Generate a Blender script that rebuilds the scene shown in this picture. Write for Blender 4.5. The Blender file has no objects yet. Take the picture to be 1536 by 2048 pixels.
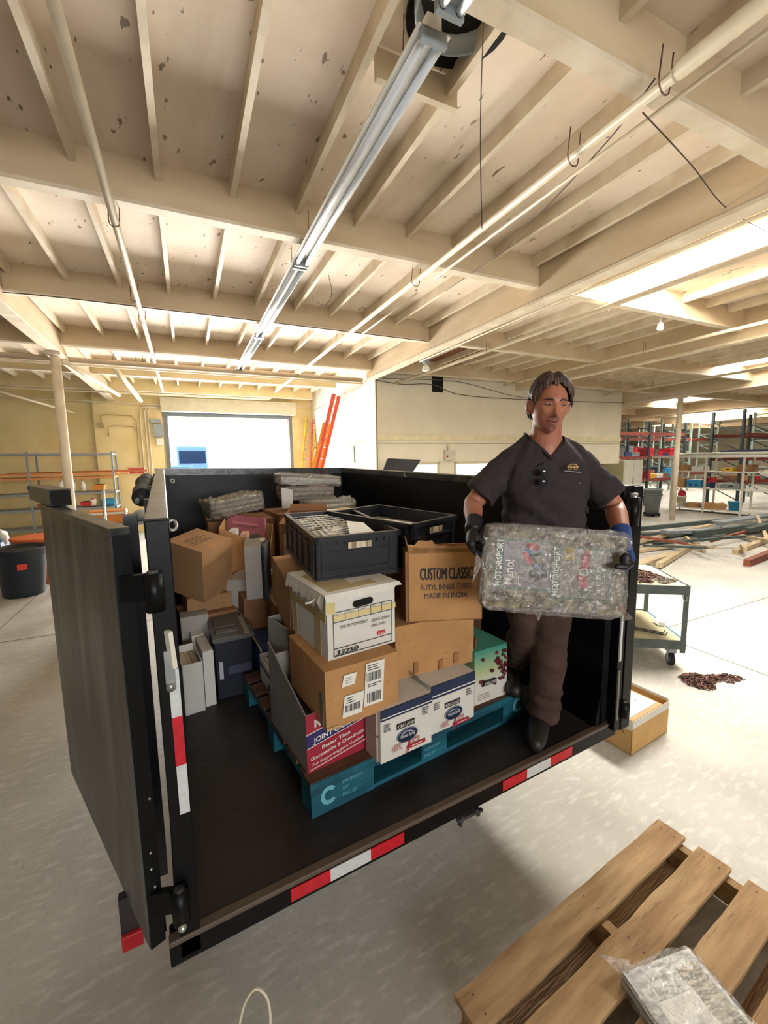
import bpy, bmesh, math, random
from math import sin, cos, pi, radians as rad
from mathutils import Vector, Matrix, noise
S = bpy.context.scene
COL = S.collection
random.seed(7)
V3 = Vector

# ------------------------------------------------------------------ camera
TH = 0.068467512                       # building is turned this much against the trailer (world = trailer axes)
def cam_basis(y=0.502925893, p=0.123906422, r=0.0146374959):
    f = V3((sin(y)*cos(p), cos(y)*cos(p), -sin(p)))
    rt = V3((cos(y), -sin(y), 0)); dn = f.cross(rt)
    return cos(r)*rt+sin(r)*dn, -sin(r)*rt+cos(r)*dn, f
_rt, _dn, _fw = cam_basis()
cd = bpy.data.cameras.new('camera'); cam = bpy.data.objects.new('camera', cd); COL.objects.link(cam)
cam.matrix_world = Matrix(((_rt.x, -_dn.x, -_fw.x, 0), (_rt.y, -_dn.y, -_fw.y, 0), (_rt.z, -_dn.z, -_fw.z, 2.0), (0, 0, 0, 1)))
cd.sensor_fit = 'HORIZONTAL'; cd.sensor_width = 36.0; cd.lens = 845.051/1536*36; cd.clip_start = 0.05; cd.clip_end = 200
S.camera = cam
S.view_settings.view_transform = 'Standard'; S.view_settings.look = 'None'
S.view_settings.exposure = 1.3; S.view_settings.gamma = 1.0; S.view_settings.use_curve_mapping = False

# ------------------------------------------------------------------ light: sky outside, area lamps at the garage door, added fill at the rear
W = bpy.data.worlds.new('world'); S.world = W; W.use_nodes = True
bgn = W.node_tree.nodes['Background']; bgn.inputs[0].default_value = (0.86, 0.93, 1.0, 1); bgn.inputs[1].default_value = 2.6

def bw(u, v, z=0.0):                   # building coordinates -> world
    return V3((u*cos(TH)+v*sin(TH), -u*sin(TH)+v*cos(TH), z))
def area(name, loc, target, sx, sy, power, col=(1, 1, 1), portal=False, spread=180):
    l = bpy.data.lights.new(name, 'AREA'); l.shape = 'RECTANGLE'; l.size = sx; l.size_y = sy; l.energy = power; l.color = col
    l.spread = rad(spread)
    if portal: l.cycles.is_portal = True
    o = bpy.data.objects.new(name, l); COL.objects.link(o); o.location = loc
    d = (V3(target)-V3(loc)).normalized(); o.rotation_euler = d.to_track_quat('-Z', 'Y').to_euler()
    return o
SKY_A = 34.0     # emission of the roof light over the right bay
SKY_B = 10.0
area('daylight_through_garage_door', bw(1.39, 14.42, 1.75), bw(1.39, 5, 1.2), 3.5, 3.2, 190, (0.80, 0.91, 1.0))
area('yard_glare_through_garage_door', bw(1.39, 14.40, .9), bw(1.0, 3, 4.0), 3.5, 1.7, 260, (1.0, 0.93, 0.84), spread=95)
area('added_rear_fill', bw(1.0, -6.9, 2.75), bw(1.2, 3, 2.75), 4.4, 1.5, 27, (1.0, 0.97, 0.93), spread=75)  # added fill from behind the camera; no source known there

# ------------------------------------------------------------------ materials
MATS = {}
def lin(c):
    if isinstance(c, str):
        c = tuple(int(c[i:i+2], 16)/255 for i in (0, 2, 4))
    return tuple((x/12.92 if x <= .04045 else ((x+.055)/1.055)**2.4) for x in c[:3])+(1,)
def mat(name, col, rough=.6, metal=0, var=.12, scale=6, bump=0, bscale=40, col2=None, spec=.5, emit=None, estr=0, trans=0, alpha=1, stretch=None, detail=4, lo=.38, hi=.66):
    if name in MATS: return MATS[name]
    m = bpy.data.materials.new(name); m.use_nodes = True; nt = m.node_tree; N = nt.nodes; L = nt.links
    b = N['Principled BSDF']; b.inputs['Roughness'].default_value = rough; b.inputs['Metallic'].default_value = metal
    b.inputs['Specular IOR Level'].default_value = spec
    c = lin(col)
    tc = N.new('ShaderNodeTexCoord'); mp = N.new('ShaderNodeMapping'); L.new(tc.outputs['Object'], mp.inputs[0])
    if stretch: mp.inputs['Scale'].default_value = stretch
    nz = N.new('ShaderNodeTexNoise'); nz.inputs['Scale'].default_value = scale; nz.inputs['Detail'].default_value = detail
    L.new(mp.outputs[0], nz.inputs['Vector'])
    cr = N.new('ShaderNodeValToRGB'); L.new(nz.outputs['Fac'], cr.inputs[0])
    c2 = lin(col2) if col2 else tuple(x*(1-var) for x in c[:3])+(1,)
    c1 = c if col2 else tuple(min(1, x*(1+var)) for x in c[:3])+(1,)
    cr.color_ramp.elements[0].color = c2; cr.color_ramp.elements[1].color = c1
    cr.color_ramp.elements[0].position = lo; cr.color_ramp.elements[1].position = hi
    L.new(cr.outputs[0], b.inputs['Base Color'])
    if bump:
        n2 = N.new('ShaderNodeTexNoise'); n2.inputs['Scale'].default_value = bscale; n2.inputs['Detail'].default_value = 5
        L.new(mp.outputs[0], n2.inputs['Vector'])
        bp = N.new('ShaderNodeBump'); bp.inputs['Strength'].default_value = bump; bp.inputs['Distance'].default_value = .01
        L.new(n2.outputs['Fac'], bp.inputs['Height']); L.new(bp.outputs[0], b.inputs['Normal'])
    if emit: b.inputs['Emission Color'].default_value = lin(emit); b.inputs['Emission Strength'].default_value = estr
    if trans: b.inputs['Transmission Weight'].default_value = trans
    if alpha < 1: b.inputs['Alpha'].default_value = alpha
    MATS[name] = m; return m
def nodes(m): return m.node_tree.nodes, m.node_tree.links, m.node_tree.nodes['Principled BSDF']
def overlay(m, scale, thr_lo, thr_hi, col, stretch=None, kind='noise', detail=3, fac=1.0):
    """second procedural layer (stains, specks) over a material's colour"""
    N, L, b = nodes(m); src = b.inputs['Base Color'].links[0].from_socket
    tc = N.new('ShaderNodeTexCoord'); mp = N.new('ShaderNodeMapping'); L.new(tc.outputs['Object'], mp.inputs[0])
    if stretch: mp.inputs['Scale'].default_value = stretch
    if kind == 'noise':
        nz = N.new('ShaderNodeTexNoise'); nz.inputs['Scale'].default_value = scale; nz.inputs['Detail'].default_value = detail; out = nz.outputs['Fac']
    else:
        nz = N.new('ShaderNodeTexVoronoi'); nz.inputs['Scale'].default_value = scale; out = nz.outputs['Distance']
        if kind == 'edge': nz.feature = 'DISTANCE_TO_EDGE'
    L.new(mp.outputs[0], nz.inputs['Vector'])
    cr = N.new('ShaderNodeValToRGB'); L.new(out, cr.inputs[0])
    cr.color_ramp.elements[0].position = thr_lo; cr.color_ramp.elements[1].position = thr_hi
    cr.color_ramp.elements[0].color = (0, 0, 0, 1); cr.color_ramp.elements[1].color = (fac, fac, fac, 1)
    if kind != 'noise': cr.color_ramp.elements[0].color = (fac, fac, fac, 1); cr.color_ramp.elements[1].color = (0, 0, 0, 1)
    mx = N.new('ShaderNodeMix'); mx.data_type = 'RGBA'
    L.new(cr.outputs[0], mx.inputs['Factor']); L.new(src, mx.inputs['A']); mx.inputs['B'].default_value = lin(col)
    L.new(mx.outputs['Result'], b.inputs['Base Color']); return m

M = {}
M['concrete'] = mat('concrete_floor', 'bdbab1', .55, col2='a9a69d', scale=1.3, bump=.12, bscale=30, detail=8)
overlay(M['concrete'], 9, .52, .70, 'd6d4cc', stretch=(1, 3.2, 1), detail=9, fac=.5)
overlay(M['concrete'], 22, .60, .72, '9b9992', stretch=(2.5, .8, 1), detail=6, fac=.5)
overlay(M['concrete'], .55, .60, .75, '9a978e', detail=5, fac=.45)
M['deck'] = mat('ceiling_paint', 'eadccb', .8, col2='dbc9b4', scale=1.1, bump=.3, bscale=9, detail=6)
overlay(M['deck'], 7.5, .675, .70, '6d5a44', stretch=(2.6, .9, 1), detail=4, fac=.85)
overlay(M['deck'], 1.6, .55, .75, 'b9a78f', stretch=(2.2, .35, 1), fac=.5)
M['beam'] = mat('beam_paint', 'd3bfa0', .7, col2='c5b08f', scale=2, bump=.12, bscale=14, stretch=(.6, .6, 2))
M['beam_y'] = mat('beam_paint_yellowed', 'e0d0a4', .7, col2='d4c294', scale=2, bump=.1, bscale=14)
M['joist'] = mat('joist_paint', 'e4d8c2', .7, col2='d2c3a9', scale=4, bump=.15, bscale=20)
M['pipe'] = mat('painted_pipe', 'dccfb4', .45, var=.06)
M['wall'] = mat('wall_paint', 'e8e1cc', .75, col2='dfd7c0', scale=1.2, bump=.03)
M['wall2'] = mat('brick_paint', 'e8d6a4', .8, col2='dcc890', scale=1.6, bump=.25, bscale=8)
N, L, b = nodes(M['wall2'])
_tc = N.new('ShaderNodeTexCoord'); _mp = N.new('ShaderNodeMapping'); _mp.inputs['Rotation'].default_value = (rad(90), 0, TH)
_br = N.new('ShaderNodeTexBrick'); _br.inputs['Scale'].default_value = 2.5; _br.inputs['Mortar Size'].default_value = .012
L.new(_tc.outputs['Object'], _mp.inputs[0]); L.new(_mp.outputs[0], _br.inputs['Vector'])
_bp = N.new('ShaderNodeBump'); _bp.inputs['Strength'].default_value = .35; _bp.inputs['Distance'].default_value = .02; _bp.invert = True
L.new(_br.outputs['Fac'], _bp.inputs['Height']); L.new(b.inputs['Normal'].links[0].from_socket, _bp.inputs['Normal']); L.new(_bp.outputs[0], b.inputs['Normal'])
M['white'] = mat('white_paint', 'e6e4dc', .6, var=.04)
M['offwhite'] = mat('offwhite_metal', 'dcdacb', .45, var=.04)
M['steel'] = mat('galvanised_steel', 'a8abac', .35, .8, var=.1, scale=12)
M['greysteel'] = mat('grey_painted_steel', '8f989c', .45, .3, var=.1)
M['black'] = mat('black_paint', '08090b', .42, .0, var=.3, scale=7, bump=.08, bscale=25, spec=.22)
M['blackwall'] = mat('black_panel_paint', '090a0e', .42, 0, var=.3, scale=3, bump=.1, bscale=14, spec=.25)
overlay(M['blackwall'], 2.2, .55, .8, '3a3c40', stretch=(1, .5, 1), detail=8, fac=.55)
M['gate'] = mat('worn_black_paint', '191b1f', .32, .0, var=.25, scale=5, bump=.1, bscale=18)
overlay(M['gate'], 3.0, .45, .75, '6d716f', stretch=(3, 3, .55), detail=9, fac=.75)
M['gatetop'] = mat('worn_edge_paint', '4c4f4c', .3, 0, col2='202226', scale=9, bump=.2, bscale=22)
M['bed'] = mat('bed_floor_steel', '2a2422', .5, .1, col2='221d1c', scale=5, bump=.1, bscale=30)
overlay(M['bed'], 12, .62, .75, '4d423b', detail=6, fac=.4)
M['tred'] = mat('red_reflective_tape', 'c41a2c', .35, var=.12, scale=60)
M['twhite'] = mat('silver_reflective_tape', 'cfd4d4', .3, var=.06, scale=60)
M['card'] = mat('cardboard', 'b98a58', .85, var=.07, scale=8, bump=.04, bscale=60)
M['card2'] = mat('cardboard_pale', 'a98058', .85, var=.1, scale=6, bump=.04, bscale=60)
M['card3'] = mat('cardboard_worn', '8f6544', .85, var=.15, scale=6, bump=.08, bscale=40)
M['card4'] = mat('cardboard_inside', '7a573c', .9, var=.1)
for _k in ('card', 'card2', 'card3'):
    overlay(M[_k], 4.5, .56, .74, '7d5c3e', detail=7, fac=.30); overlay(M[_k], 70, .66, .74, '6b4c33', stretch=(.3, 1, 1), detail=3, fac=.35)
M['wbox'] = mat('white_box_board', 'dad8cf', .7, var=.04, scale=5)
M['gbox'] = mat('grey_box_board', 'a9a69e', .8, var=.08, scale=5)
M['paper'] = mat('paper_edges', 'd8ccb0', .8, col2='8d7d66', scale=60, stretch=(1, .02, .02), lo=.42, hi=.56)
M['ink'] = mat('black_ink', '17171c', .6, var=.1)
M['ink2'] = mat('blue_ink', '1c2a4a', .6, var=.1)
M['inkr'] = mat('red_ink', 'b32438', .6, var=.1)
M['tape'] = mat('tan_packing_tape', 'b8a372', .25, var=.08, scale=20)
M['crate'] = mat('black_plastic', '1b1d22', .38, var=.15, scale=12, bump=.03)
M['crate2'] = mat('grey_plastic_lid', '5b5a55', .6, var=.12, scale=9)
M['teal'] = mat('teal_paint', '1a6a7c', .6, col2='0f4656', scale=7, bump=.25, bscale=30, stretch=(.4, 2, 2))
M['tealw'] = mat('pale_stencil_paint', '6fb6c4', .6, var=.1)
M['brownwood'] = mat('pallet_deck_wood', '6a4a34', .85, col2='4c3627', scale=10, bump=.3, stretch=(.4, 3, 3))
M['wood'] = mat('raw_pallet_wood', 'b3946a', .8, col2='96754e', scale=5, bump=.5, bscale=22, stretch=(.7, 5, 5), detail=9)
overlay(M['wood'], 3.2, .56, .72, '7a5334', stretch=(.8, 3, 3), detail=6, fac=.7)
overlay(M['wood'], 55, .62, .72, '5d4028', stretch=(.15, 2, 2), detail=4, fac=.5)
M['woodgrey'] = mat('pale_lumber', 'c6b594', .8, col2='a08b6c', scale=8, bump=.2, stretch=(.4, 4, 4))
M['lumdark'] = mat('grey_green_lumber', '4b5752', .7, col2='36403d', scale=8, stretch=(.4, 4, 4))
M['lumred'] = mat('red_brown_lumber', '8f4a32', .7, col2='6d3a28', scale=8)
M['rust'] = mat('rusty_chain', '8d6658', .6, .5, col2='3d2a28', scale=40)
M['blue'] = mat('blue_painted_steel', '4a7fae', .45, var=.15, scale=6)
M['cartgrey'] = mat('cart_steel', '59645c', .5, .2, col2='434c4a', scale=5)
M['cartply'] = mat('cart_shelf_board', 'c3bb96', .7, col2='a8a184', scale=4)
M['rubber'] = mat('black_rubber', '15151a', .7, var=.2)
M['bin'] = mat('dark_bin_plastic', '1f2a36', .35, var=.12, scale=4)
M['bing'] = mat('grey_bin_plastic', '878d8c', .5, var=.08)
M['orange'] = mat('orange_fibreglass', 'd8862e', .5, var=.1)
M['yellow'] = mat('yellow_fibreglass', 'e0b23a', .5, var=.1)
M['redf'] = mat('red_fibreglass', 'c9513c', .5, var=.1)
M['alu'] = mat('aluminium', 'c8cccc', .3, .8, var=.05)
M['red'] = mat('red_plastic', 'c22a35', .45, var=.08)
M['bluep'] = mat('blue_plastic', '2f93c8', .45, var=.08)
M['navy'] = mat('navy_plastic', '34486e', .5, var=.1)
M['rackb'] = mat('dark_rack_paint', '2c3a40', .6, var=.2)
M['racko'] = mat('orange_rack_paint', '73352a', .55, var=.2)
M['rackg'] = mat('pale_green_rack_paint', '8fa39b', .55, var=.1)
M['tube'] = mat('fluorescent_tube_glass', 'e8eef4', .2, var=.02)
M['fixture'] = mat('white_fixture_enamel', 'd9d6cd', .25, var=.04)
M['dark'] = mat('painted_void_shade', '0a0908', .9, var=.1)  # near-black that paints in the shade inside gaps and hollows
M['skin'] = mat('skin', 'b0755a', .5, col2='a36650', scale=14, bump=.05, bscale=90)
M['shirt'] = mat('charcoal_shirt_cotton', '2e2729', .9, var=.12, scale=30, bump=.25, bscale=16)
M['trousers'] = mat('brown_trousers', '4e372f', .9, col2='3a2822', scale=8, bump=.3, bscale=14)
M['hair'] = mat('brown_hair', '5e4433', .6, col2='33241c', scale=16, stretch=(4, 4, .5), lo=.4, hi=.7)
M['boot'] = mat('dark_boot_leather', '1b1614', .5, var=.2)
M['gloveb'] = mat('black_glove_rubber', '0e0e12', .5, var=.2)
M['glovebl'] = mat('blue_glove_knit', '23407e', .8, var=.15, scale=30)
M['sky'] = mat('roof_light_panel', 'ffffff', .6, emit='fffaf0', estr=SKY_A)
M['sky2'] = mat('far_roof_light_panel', 'ffffff', .6, emit='fffaf0', estr=SKY_B)
def flat(col, rough=.6, metal=0, **k):
    n = 'c_'+col+('%d' % (rough*10)); return mat(n, col, rough, metal, var=.06, **k)
def plastic_film(name, fac=.15, tint=(1, 1, 1, 1), rough=.12):
    m = bpy.data.materials.new(name); m.use_nodes = True; N = m.node_tree.nodes; L = m.node_tree.links
    out = N['Material Output']; N.remove(N['Principled BSDF'])
    tr = N.new('ShaderNodeBsdfTransparent'); tr.inputs[0].default_value = (.88, .87, .84, 1)
    gl = N.new('ShaderNodeBsdfGlossy'); gl.inputs['Roughness'].default_value = rough; gl.inputs[0].default_value = (1, 1, 1, 1)
    df = N.new('ShaderNodeBsdfDiffuse'); df.inputs[0].default_value = (.36, .35, .31, 1)
    tc = N.new('ShaderNodeTexCoord'); nz = N.new('ShaderNodeTexNoise'); nz.inputs['Scale'].default_value = 42; nz.inputs['Detail'].default_value = 6; nz.inputs['Distortion'].default_value = 1.6
    L.new(tc.outputs['Object'], nz.inputs['Vector'])
    bp = N.new('ShaderNodeBump'); bp.inputs['Strength'].default_value = .9; bp.inputs['Distance'].default_value = .012; L.new(nz.outputs['Fac'], bp.inputs['Height'])
    L.new(bp.outputs[0], gl.inputs['Normal'])
    m1 = N.new('ShaderNodeMixShader'); m1.inputs[0].default_value = fac; L.new(tr.outputs[0], m1.inputs[1]); L.new(gl.outputs[0], m1.inputs[2])
    n2 = N.new('ShaderNodeTexNoise'); n2.inputs['Scale'].default_value = 30; n2.inputs['Detail'].default_value = 7; n2.inputs['Distortion'].default_value = 2.2
    L.new(tc.outputs['Object'], n2.inputs['Vector'])
    cr = N.new('ShaderNodeValToRGB'); cr.color_ramp.elements[0].position = .5; cr.color_ramp.elements[1].position = .68
    cr.color_ramp.elements[0].color = (.05, .05, .05, 1); cr.color_ramp.elements[1].color = (.38, .38, .38, 1); L.new(n2.outputs['Fac'], cr.inputs[0])
    m2 = N.new('ShaderNodeMixShader'); L.new(cr.outputs[0], m2.inputs[0]); L.new(m1.outputs[0], m2.inputs[1]); L.new(df.outputs[0], m2.inputs[2])
    L.new(m2.outputs[0], out.inputs[0]); MATS[name] = m; return m
M['film'] = plastic_film('clear_stretch_film')
M['film2'] = plastic_film('dusty_stretch_film', .14)
for _n in M['film2'].node_tree.nodes:
    if _n.type == 'BSDF_DIFFUSE': _n.inputs[0].default_value = (.22, .19, .155, 1)
    if _n.type == 'VALTORGB': _n.color_ramp.elements[0].color = (.30, .30, .30, 1); _n.color_ramp.elements[1].color = (.85, .85, .85, 1); _n.color_ramp.elements[0].position = .4

# ------------------------------------------------------------------ mesh builder
FONT_CACHE = {}
def text_mesh(s, bold=0.0, shear=0.0, spacing=1.0):
    key = (s, bold, shear, spacing)
    if key in FONT_CACHE: return FONT_CACHE[key]
    cu = bpy.data.curves.new('txt', 'FONT'); cu.body = s; cu.offset = bold; cu.shear = shear; cu.space_character = spacing
    cu.align_x = 'LEFT'; cu.resolution_u = 3
    o = bpy.data.objects.new('txt', cu); COL.objects.link(o)
    dg = bpy.context.evaluated_depsgraph_get(); dg.update()
    me = bpy.data.meshes.new_from_object(o.evaluated_get(dg))
    vs = [tuple(v.co) for v in me.vertices]; fs = [tuple(p.vertices) for p in me.polygons]
    bpy.data.objects.remove(o); bpy.data.curves.remove(cu); bpy.data.meshes.remove(me)
    FONT_CACHE[key] = (vs, fs); return vs, fs
class MB:
    def __init__(s): s.v = []; s.f = []; s.m = []; s.mats = []; s.sm = []; s.X = None
    def mi(s, m):
        if m not in s.mats: s.mats.append(m)
        return s.mats.index(m)
    def add(s, vs, fs, m, smooth=False, X=None):
        n = len(s.v); i = s.mi(m)
        for p in vs:
            p = V3(p)
            if X is not None: p = X @ p
            if s.X is not None: p = s.X @ p
            s.v.append(p)
        for f in fs: s.f.append([n+k for k in f]); s.m.append(i); s.sm.append(smooth)
    def hexa(s, p, m, X=None):        # p: 4 bottom (ccw from above) then 4 top
        s.add(p, [(3, 2, 1, 0), (4, 5, 6, 7), (0, 1, 5, 4), (1, 2, 6, 5), (2, 3, 7, 6), (3, 0, 4, 7)], m, X=X)
    def box(s, x0, y0, z0, x1, y1, z1, m, X=None):
        s.hexa([(x0, y0, z0), (x1, y0, z0), (x1, y1, z0), (x0, y1, z0), (x0, y0, z1), (x1, y0, z1), (x1, y1, z1), (x0, y1, z1)], m, X)
    def cbox(s, c, d, m, yaw=0, X=None):
        R = Matrix.Translation(V3(c)) @ Matrix.Rotation(yaw, 4, 'Z')
        s.box(-d[0]/2, -d[1]/2, -d[2]/2, d[0]/2, d[1]/2, d[2]/2, m, R if X is None else X @ R)
    def bar(s, a, b_, w, h, m, up=(0, 0, 1)):   # rectangular bar from a to b
        a = V3(a); b_ = V3(b_); y = (b_-a); l = y.length; y.normalize(); x = y.cross(V3(up))
        if x.length < 1e-4: x = V3((1, 0, 0))
        x.normalize(); z = x.cross(y)
        R = Matrix(((x.x, y.x, z.x, a.x), (x.y, y.y, z.y, a.y), (x.z, y.z, z.z, a.z), (0, 0, 0, 1)))
        s.box(-w/2, 0, -h/2, w/2, l, h/2, m, R)
    def tube(s, pts, r, m, n=8, closed=False, flat_=1.0):
        pts = [V3(p) for p in pts]; k = len(pts); rs = r if isinstance(r, (list, tuple)) else [r]*k
        vs = []; prev = None
        for i, p in enumerate(pts):
            if closed: t = (pts[(i+1) % k]-pts[i-1])
            else: t = pts[min(i+1, k-1)]-pts[max(i-1, 0)]
            t.normalize()
            if prev is None:
                a = V3((0, 0, 1)) if abs(t.z) < .9 else V3((1, 0, 0)); x = t.cross(a).normalized()
            else: x = (prev-t*prev.dot(t)).normalized()
            prev = x; y = t.cross(x)
            for j in range(n):
                q = 2*pi*j/n; vs.append(p+(x*cos(q)+y*sin(q)*flat_)*rs[i])
        fs = []
        for i in range(k if closed else k-1):
            for j in range(n):
                a = i*n+j; b2 = i*n+(j+1) % n; c = ((i+1) % k)*n+(j+1) % n; d = ((i+1) % k)*n+j
                fs.append((a, b2, c, d))
        if not closed: fs.append(tuple(range(n))[::-1]); fs.append(tuple((k-1)*n+j for j in range(n)))
        s.add(vs, fs, m, smooth=(n > 5))
    def lathe(s, prof, m, c=(0, 0, 0), n=24, X=None, cap=True, smooth=True):
        vs = []; fs = []
        for (r, z) in prof:
            for j in range(n):
                q = 2*pi*j/n; vs.append((c[0]+r*cos(q), c[1]+r*sin(q), c[2]+z))
        for i in range(len(prof)-1):
            for j in range(n): fs.append((i*n+j, i*n+(j+1) % n, (i+1)*n+(j+1) % n, (i+1)*n+j))
        if cap: fs.append(tuple(range(n))[::-1]); fs.append(tuple((len(prof)-1)*n+j for j in range(n)))
        s.add(vs, fs, m, smooth=smooth, X=X)
    def ell(s, c, r, m, n=14, k=10, X=None):
        vs = []; fs = []
        for i in range(k+1):
            t = pi*i/k
            for j in range(n): q = 2*pi*j/n; vs.append((c[0]+r[0]*sin(t)*cos(q), c[1]+r[1]*sin(t)*sin(q), c[2]-r[2]*cos(t)))
        for i in range(k):
            for j in range(n): fs.append((i*n+j, i*n+(j+1) % n, (i+1)*n+(j+1) % n, (i+1)*n+j))
        s.add(vs, fs, m, smooth=True, X=X)
    def quad(s, a, b_, c, d, m): s.add([a, b_, c, d], [(0, 1, 2, 3)], m)
    def prism(s, poly, o, xd, yd, nd, t, m):     # extruded polygon
        o = V3(o); xd = V3(xd); yd = V3(yd); nd = V3(nd); k = len(poly)
        vs = [o+xd*p[0]+yd*p[1] for p in poly]+[o+xd*p[0]+yd*p[1]+nd*t for p in poly]
        s.add(vs, [tuple(range(k))[::-1], tuple(range(k, 2*k))]+[(i, (i+1) % k, k+(i+1) % k, k+i) for i in range(k)], m)
    def text(s, st, o, xd, yd, size, m, width=None, bold=0.0, shear=0.0, center=False, lift=.0012):
        vs, fs = text_mesh(st, bold, shear)
        if not vs: return
        x0 = min(v[0] for v in vs); x1 = max(v[0] for v in vs); sx = size
        if width: sx = width/(x1-x0)
        o = V3(o); xd = V3(xd).normalized(); yd = V3(yd).normalized(); n = xd.cross(yd)
        off = -(x1+x0)/2 if center else -x0
        s.add([o+xd*((v[0]+off)*sx)+yd*(v[1]*size)+n*lift for v in vs], fs, m)
    def build(s, name, parent=None, origin=None, bevel=0, label=None):
        me = bpy.data.meshes.new(name); o3 = V3(origin) if origin is not None else V3((0, 0, 0))
        me.from_pydata([tuple(p-o3) for p in s.v], [], s.f); me.update()
        for mm in s.mats: me.materials.append(mm)
        me.polygons.foreach_set('material_index', s.m); me.polygons.foreach_set('use_smooth', s.sm)
        o = bpy.data.objects.new(name, me); COL.objects.link(o)
        if parent is not None: o.parent = parent
        elif origin is not None: o.location = o3
        if bevel:
            bv = o.modifiers.new('bevel', 'BEVEL'); bv.width = bevel; bv.segments = 2; bv.limit_method = 'ANGLE'
        if label: o['label'] = label
        return o
def tag(o, label=None, cat=None, group=None, kind=None):
    if label: o['label'] = label
    if cat: o['category'] = cat
    if group: o['group'] = group
    if kind: o['kind'] = kind
    return o
def thing(name, label, cat, loc=(0, 0, 0), yaw=0, group=None, rot=None):
    o = bpy.data.objects.new(name, None); COL.objects.link(o); o.empty_display_size = .1
    o.location = loc; o.rotation_euler = rot if rot else (0, 0, yaw)
    return tag(o, label, cat, group)
def struct(name, mb, parent=None, origin=None):
    o = mb.build(name, parent, origin)
    if parent is None: o['kind'] = 'structure'
    return o
def copy_tree(o, parent=None):
    c = o.copy(); COL.objects.link(c); c.parent = parent
    for ch in o.children: copy_tree(ch, c)
    return c
# ------------------------------------------------------------------ building shell
RB = Matrix.Rotation(-TH, 4, 'Z')
def BM():
    m = MB(); m.X = RB; return m
def bthing(name, label, cat, u, v, z=0, yaw=0, group=None):
    return thing(name, label, cat, bw(u, v, z), yaw-TH, group)
f = BM(); f.box(-9, -7, -.2, 38, 26, 0, M['concrete']); fl = struct('floor', f)
# expansion joints, real grooves drawn as thin dark seams
j = BM()
for (a, b_) in (((4.6, -3), (4.75, 8.8)), ((-9, 6.0), (3.9, 6.0)), ((4.7, 2.9), (20, 3.1)), ((-2.2, -3), (-2.2, 14)), ((9.5, 3), (9.6, 12))):
    j.bar((a[0], a[1], .0005), (b_[0], b_[1], .0005), .012, .003, flat('6f6d68', .8))
struct('trim_1', j)

FW = 14.3
w = BM()
w.box(-9, FW, 0, -.42, FW+.25, 4.22, M['wall2']); w.box(3.2, FW, 0, 4.1, FW+.25, 4.22, M['wall2']); w.box(-.42, FW, 3.4, 3.2, FW+.25, 4.22, M['wall2'])
w.box(-2.23, FW-.13, 0, -.55, FW, 4.22, M['wall2'])
struct('wall_far', w)
w = BM(); w.box(-9.2, -7, 0, -9, FW+.25, 4.22, M['wall']); struct('wall_left', w)
w = BM(); dw = flat('6b655c', .8); w.box(-9, -7.2, 0, 38, -7, 1.95, dw); w.box(-9, -7.2, 3.55, 38, -7, 4.22, dw); w.box(-9, -7.2, 1.95, -1.3, -7, 3.55, dw); w.box(3.3, -7.2, 1.95, 38, -7, 3.55, dw); struct('wall_near', w)  # unseen wall; dark to cut bounce, window band added for the rear fill
w = BM(); w.box(38, -7, 0, 38.2, 26, 4.22, M['wall']); struct('wall_right', w)
w = BM(); w.box(12.1, 26, 0, 38, 26.2, 4.22, flat('b7ab8c', .8)); struct('wall_back', w)
# inner room (office) walls
PV = 8.9
w = BM()
H0 = 4.13
w.box(3.97, PV, 1.92, 10.6, PV+.12, H0, M['wall']); w.box(10.6, PV, 1.77, 12.2, PV+.12, H0, M['wall'])
w.box(3.97, PV, 0, 4.42, PV+.12, 1.92, M['wall']); w.box(5.66, PV, 0, 6.08, PV+.12, 1.92, M['wall']); w.box(7.3, PV, 0, 10.6, PV+.12, 1.92, M['wall'])
w.box(4.42, PV, 0, 5.66, PV+.12, 1.0, M['wall']); w.box(6.08, PV, 0, 7.3, PV+.12, 1.0, M['wall'])
w.box(4.2, PV+.14, 4.0, 12.2, PV+.16, 4.22, M['dark'])  # dark strip stands in for the shaded gap above the wall
ow = struct('wall_office', w)
w = BM(); w.box(3.97, PV+.12, 0, 4.09, FW, 4.22, M['wall']); w.box(3.93, PV-.05, 0, 3.99, PV+.1, 4.13, M['wall']); struct('wall_office_side', w)
w = BM(); w.box(12.08, 10.6, 0, 12.2, 26, 4.22, M['wall']); w.box(10.6, PV+1.6, 0, 12.1, PV+1.7, 1.77, flat('b3a67e', .8)); struct('wall_office_end', w)
w = BM(); w.box(3.97, PV-.03, 2.44, 12.21, PV, 2.57, flat('e0d5ae', .6)); w.box(3.97, PV-.012, 2.36, 12.2, PV, 2.375, flat('a89c7c', .7)); struct('trim_2', w)
w = BM(); w.box(5.44, PV-.01, 3.58, 5.75, PV+.13, 4.2, M['dark']); struct('trim_3', w)  # black box painted in for the shade inside the wall slot
w = BM(); w.box(3.935, PV-.07, 0, 3.965, PV-.04, 4.1, flat('8a7a58', .6)); struct('trim_4', w)
for k, (u0, u1) in enumerate(((4.42, 5.66), (6.08, 7.3))):
    w = BM(); m_ = flat('cfc5a0', .6)
    for a in ((u0, PV-.02, 1.86, u1, PV+.08, 1.92), (u0, PV-.02, 1.0, u0+.06, PV+.08, 1.92), (u1-.06, PV-.02, 1.0, u1, PV+.08, 1.92), (u0, PV-.02, .98, u1, PV+.08, 1.04)): w.box(*a, m_)
    fr = struct('window_%d' % (k+1), w)
    g = BM(); g.box(u0+.06, PV+.04, 1.04, u1-.06, PV+.05, 1.86, mat('window_pane', 'dfeaea', .1, emit='cfe3ea', estr=.5))  # pane emits in place of daylight from behind it
    g.build('pane', fr)
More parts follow.
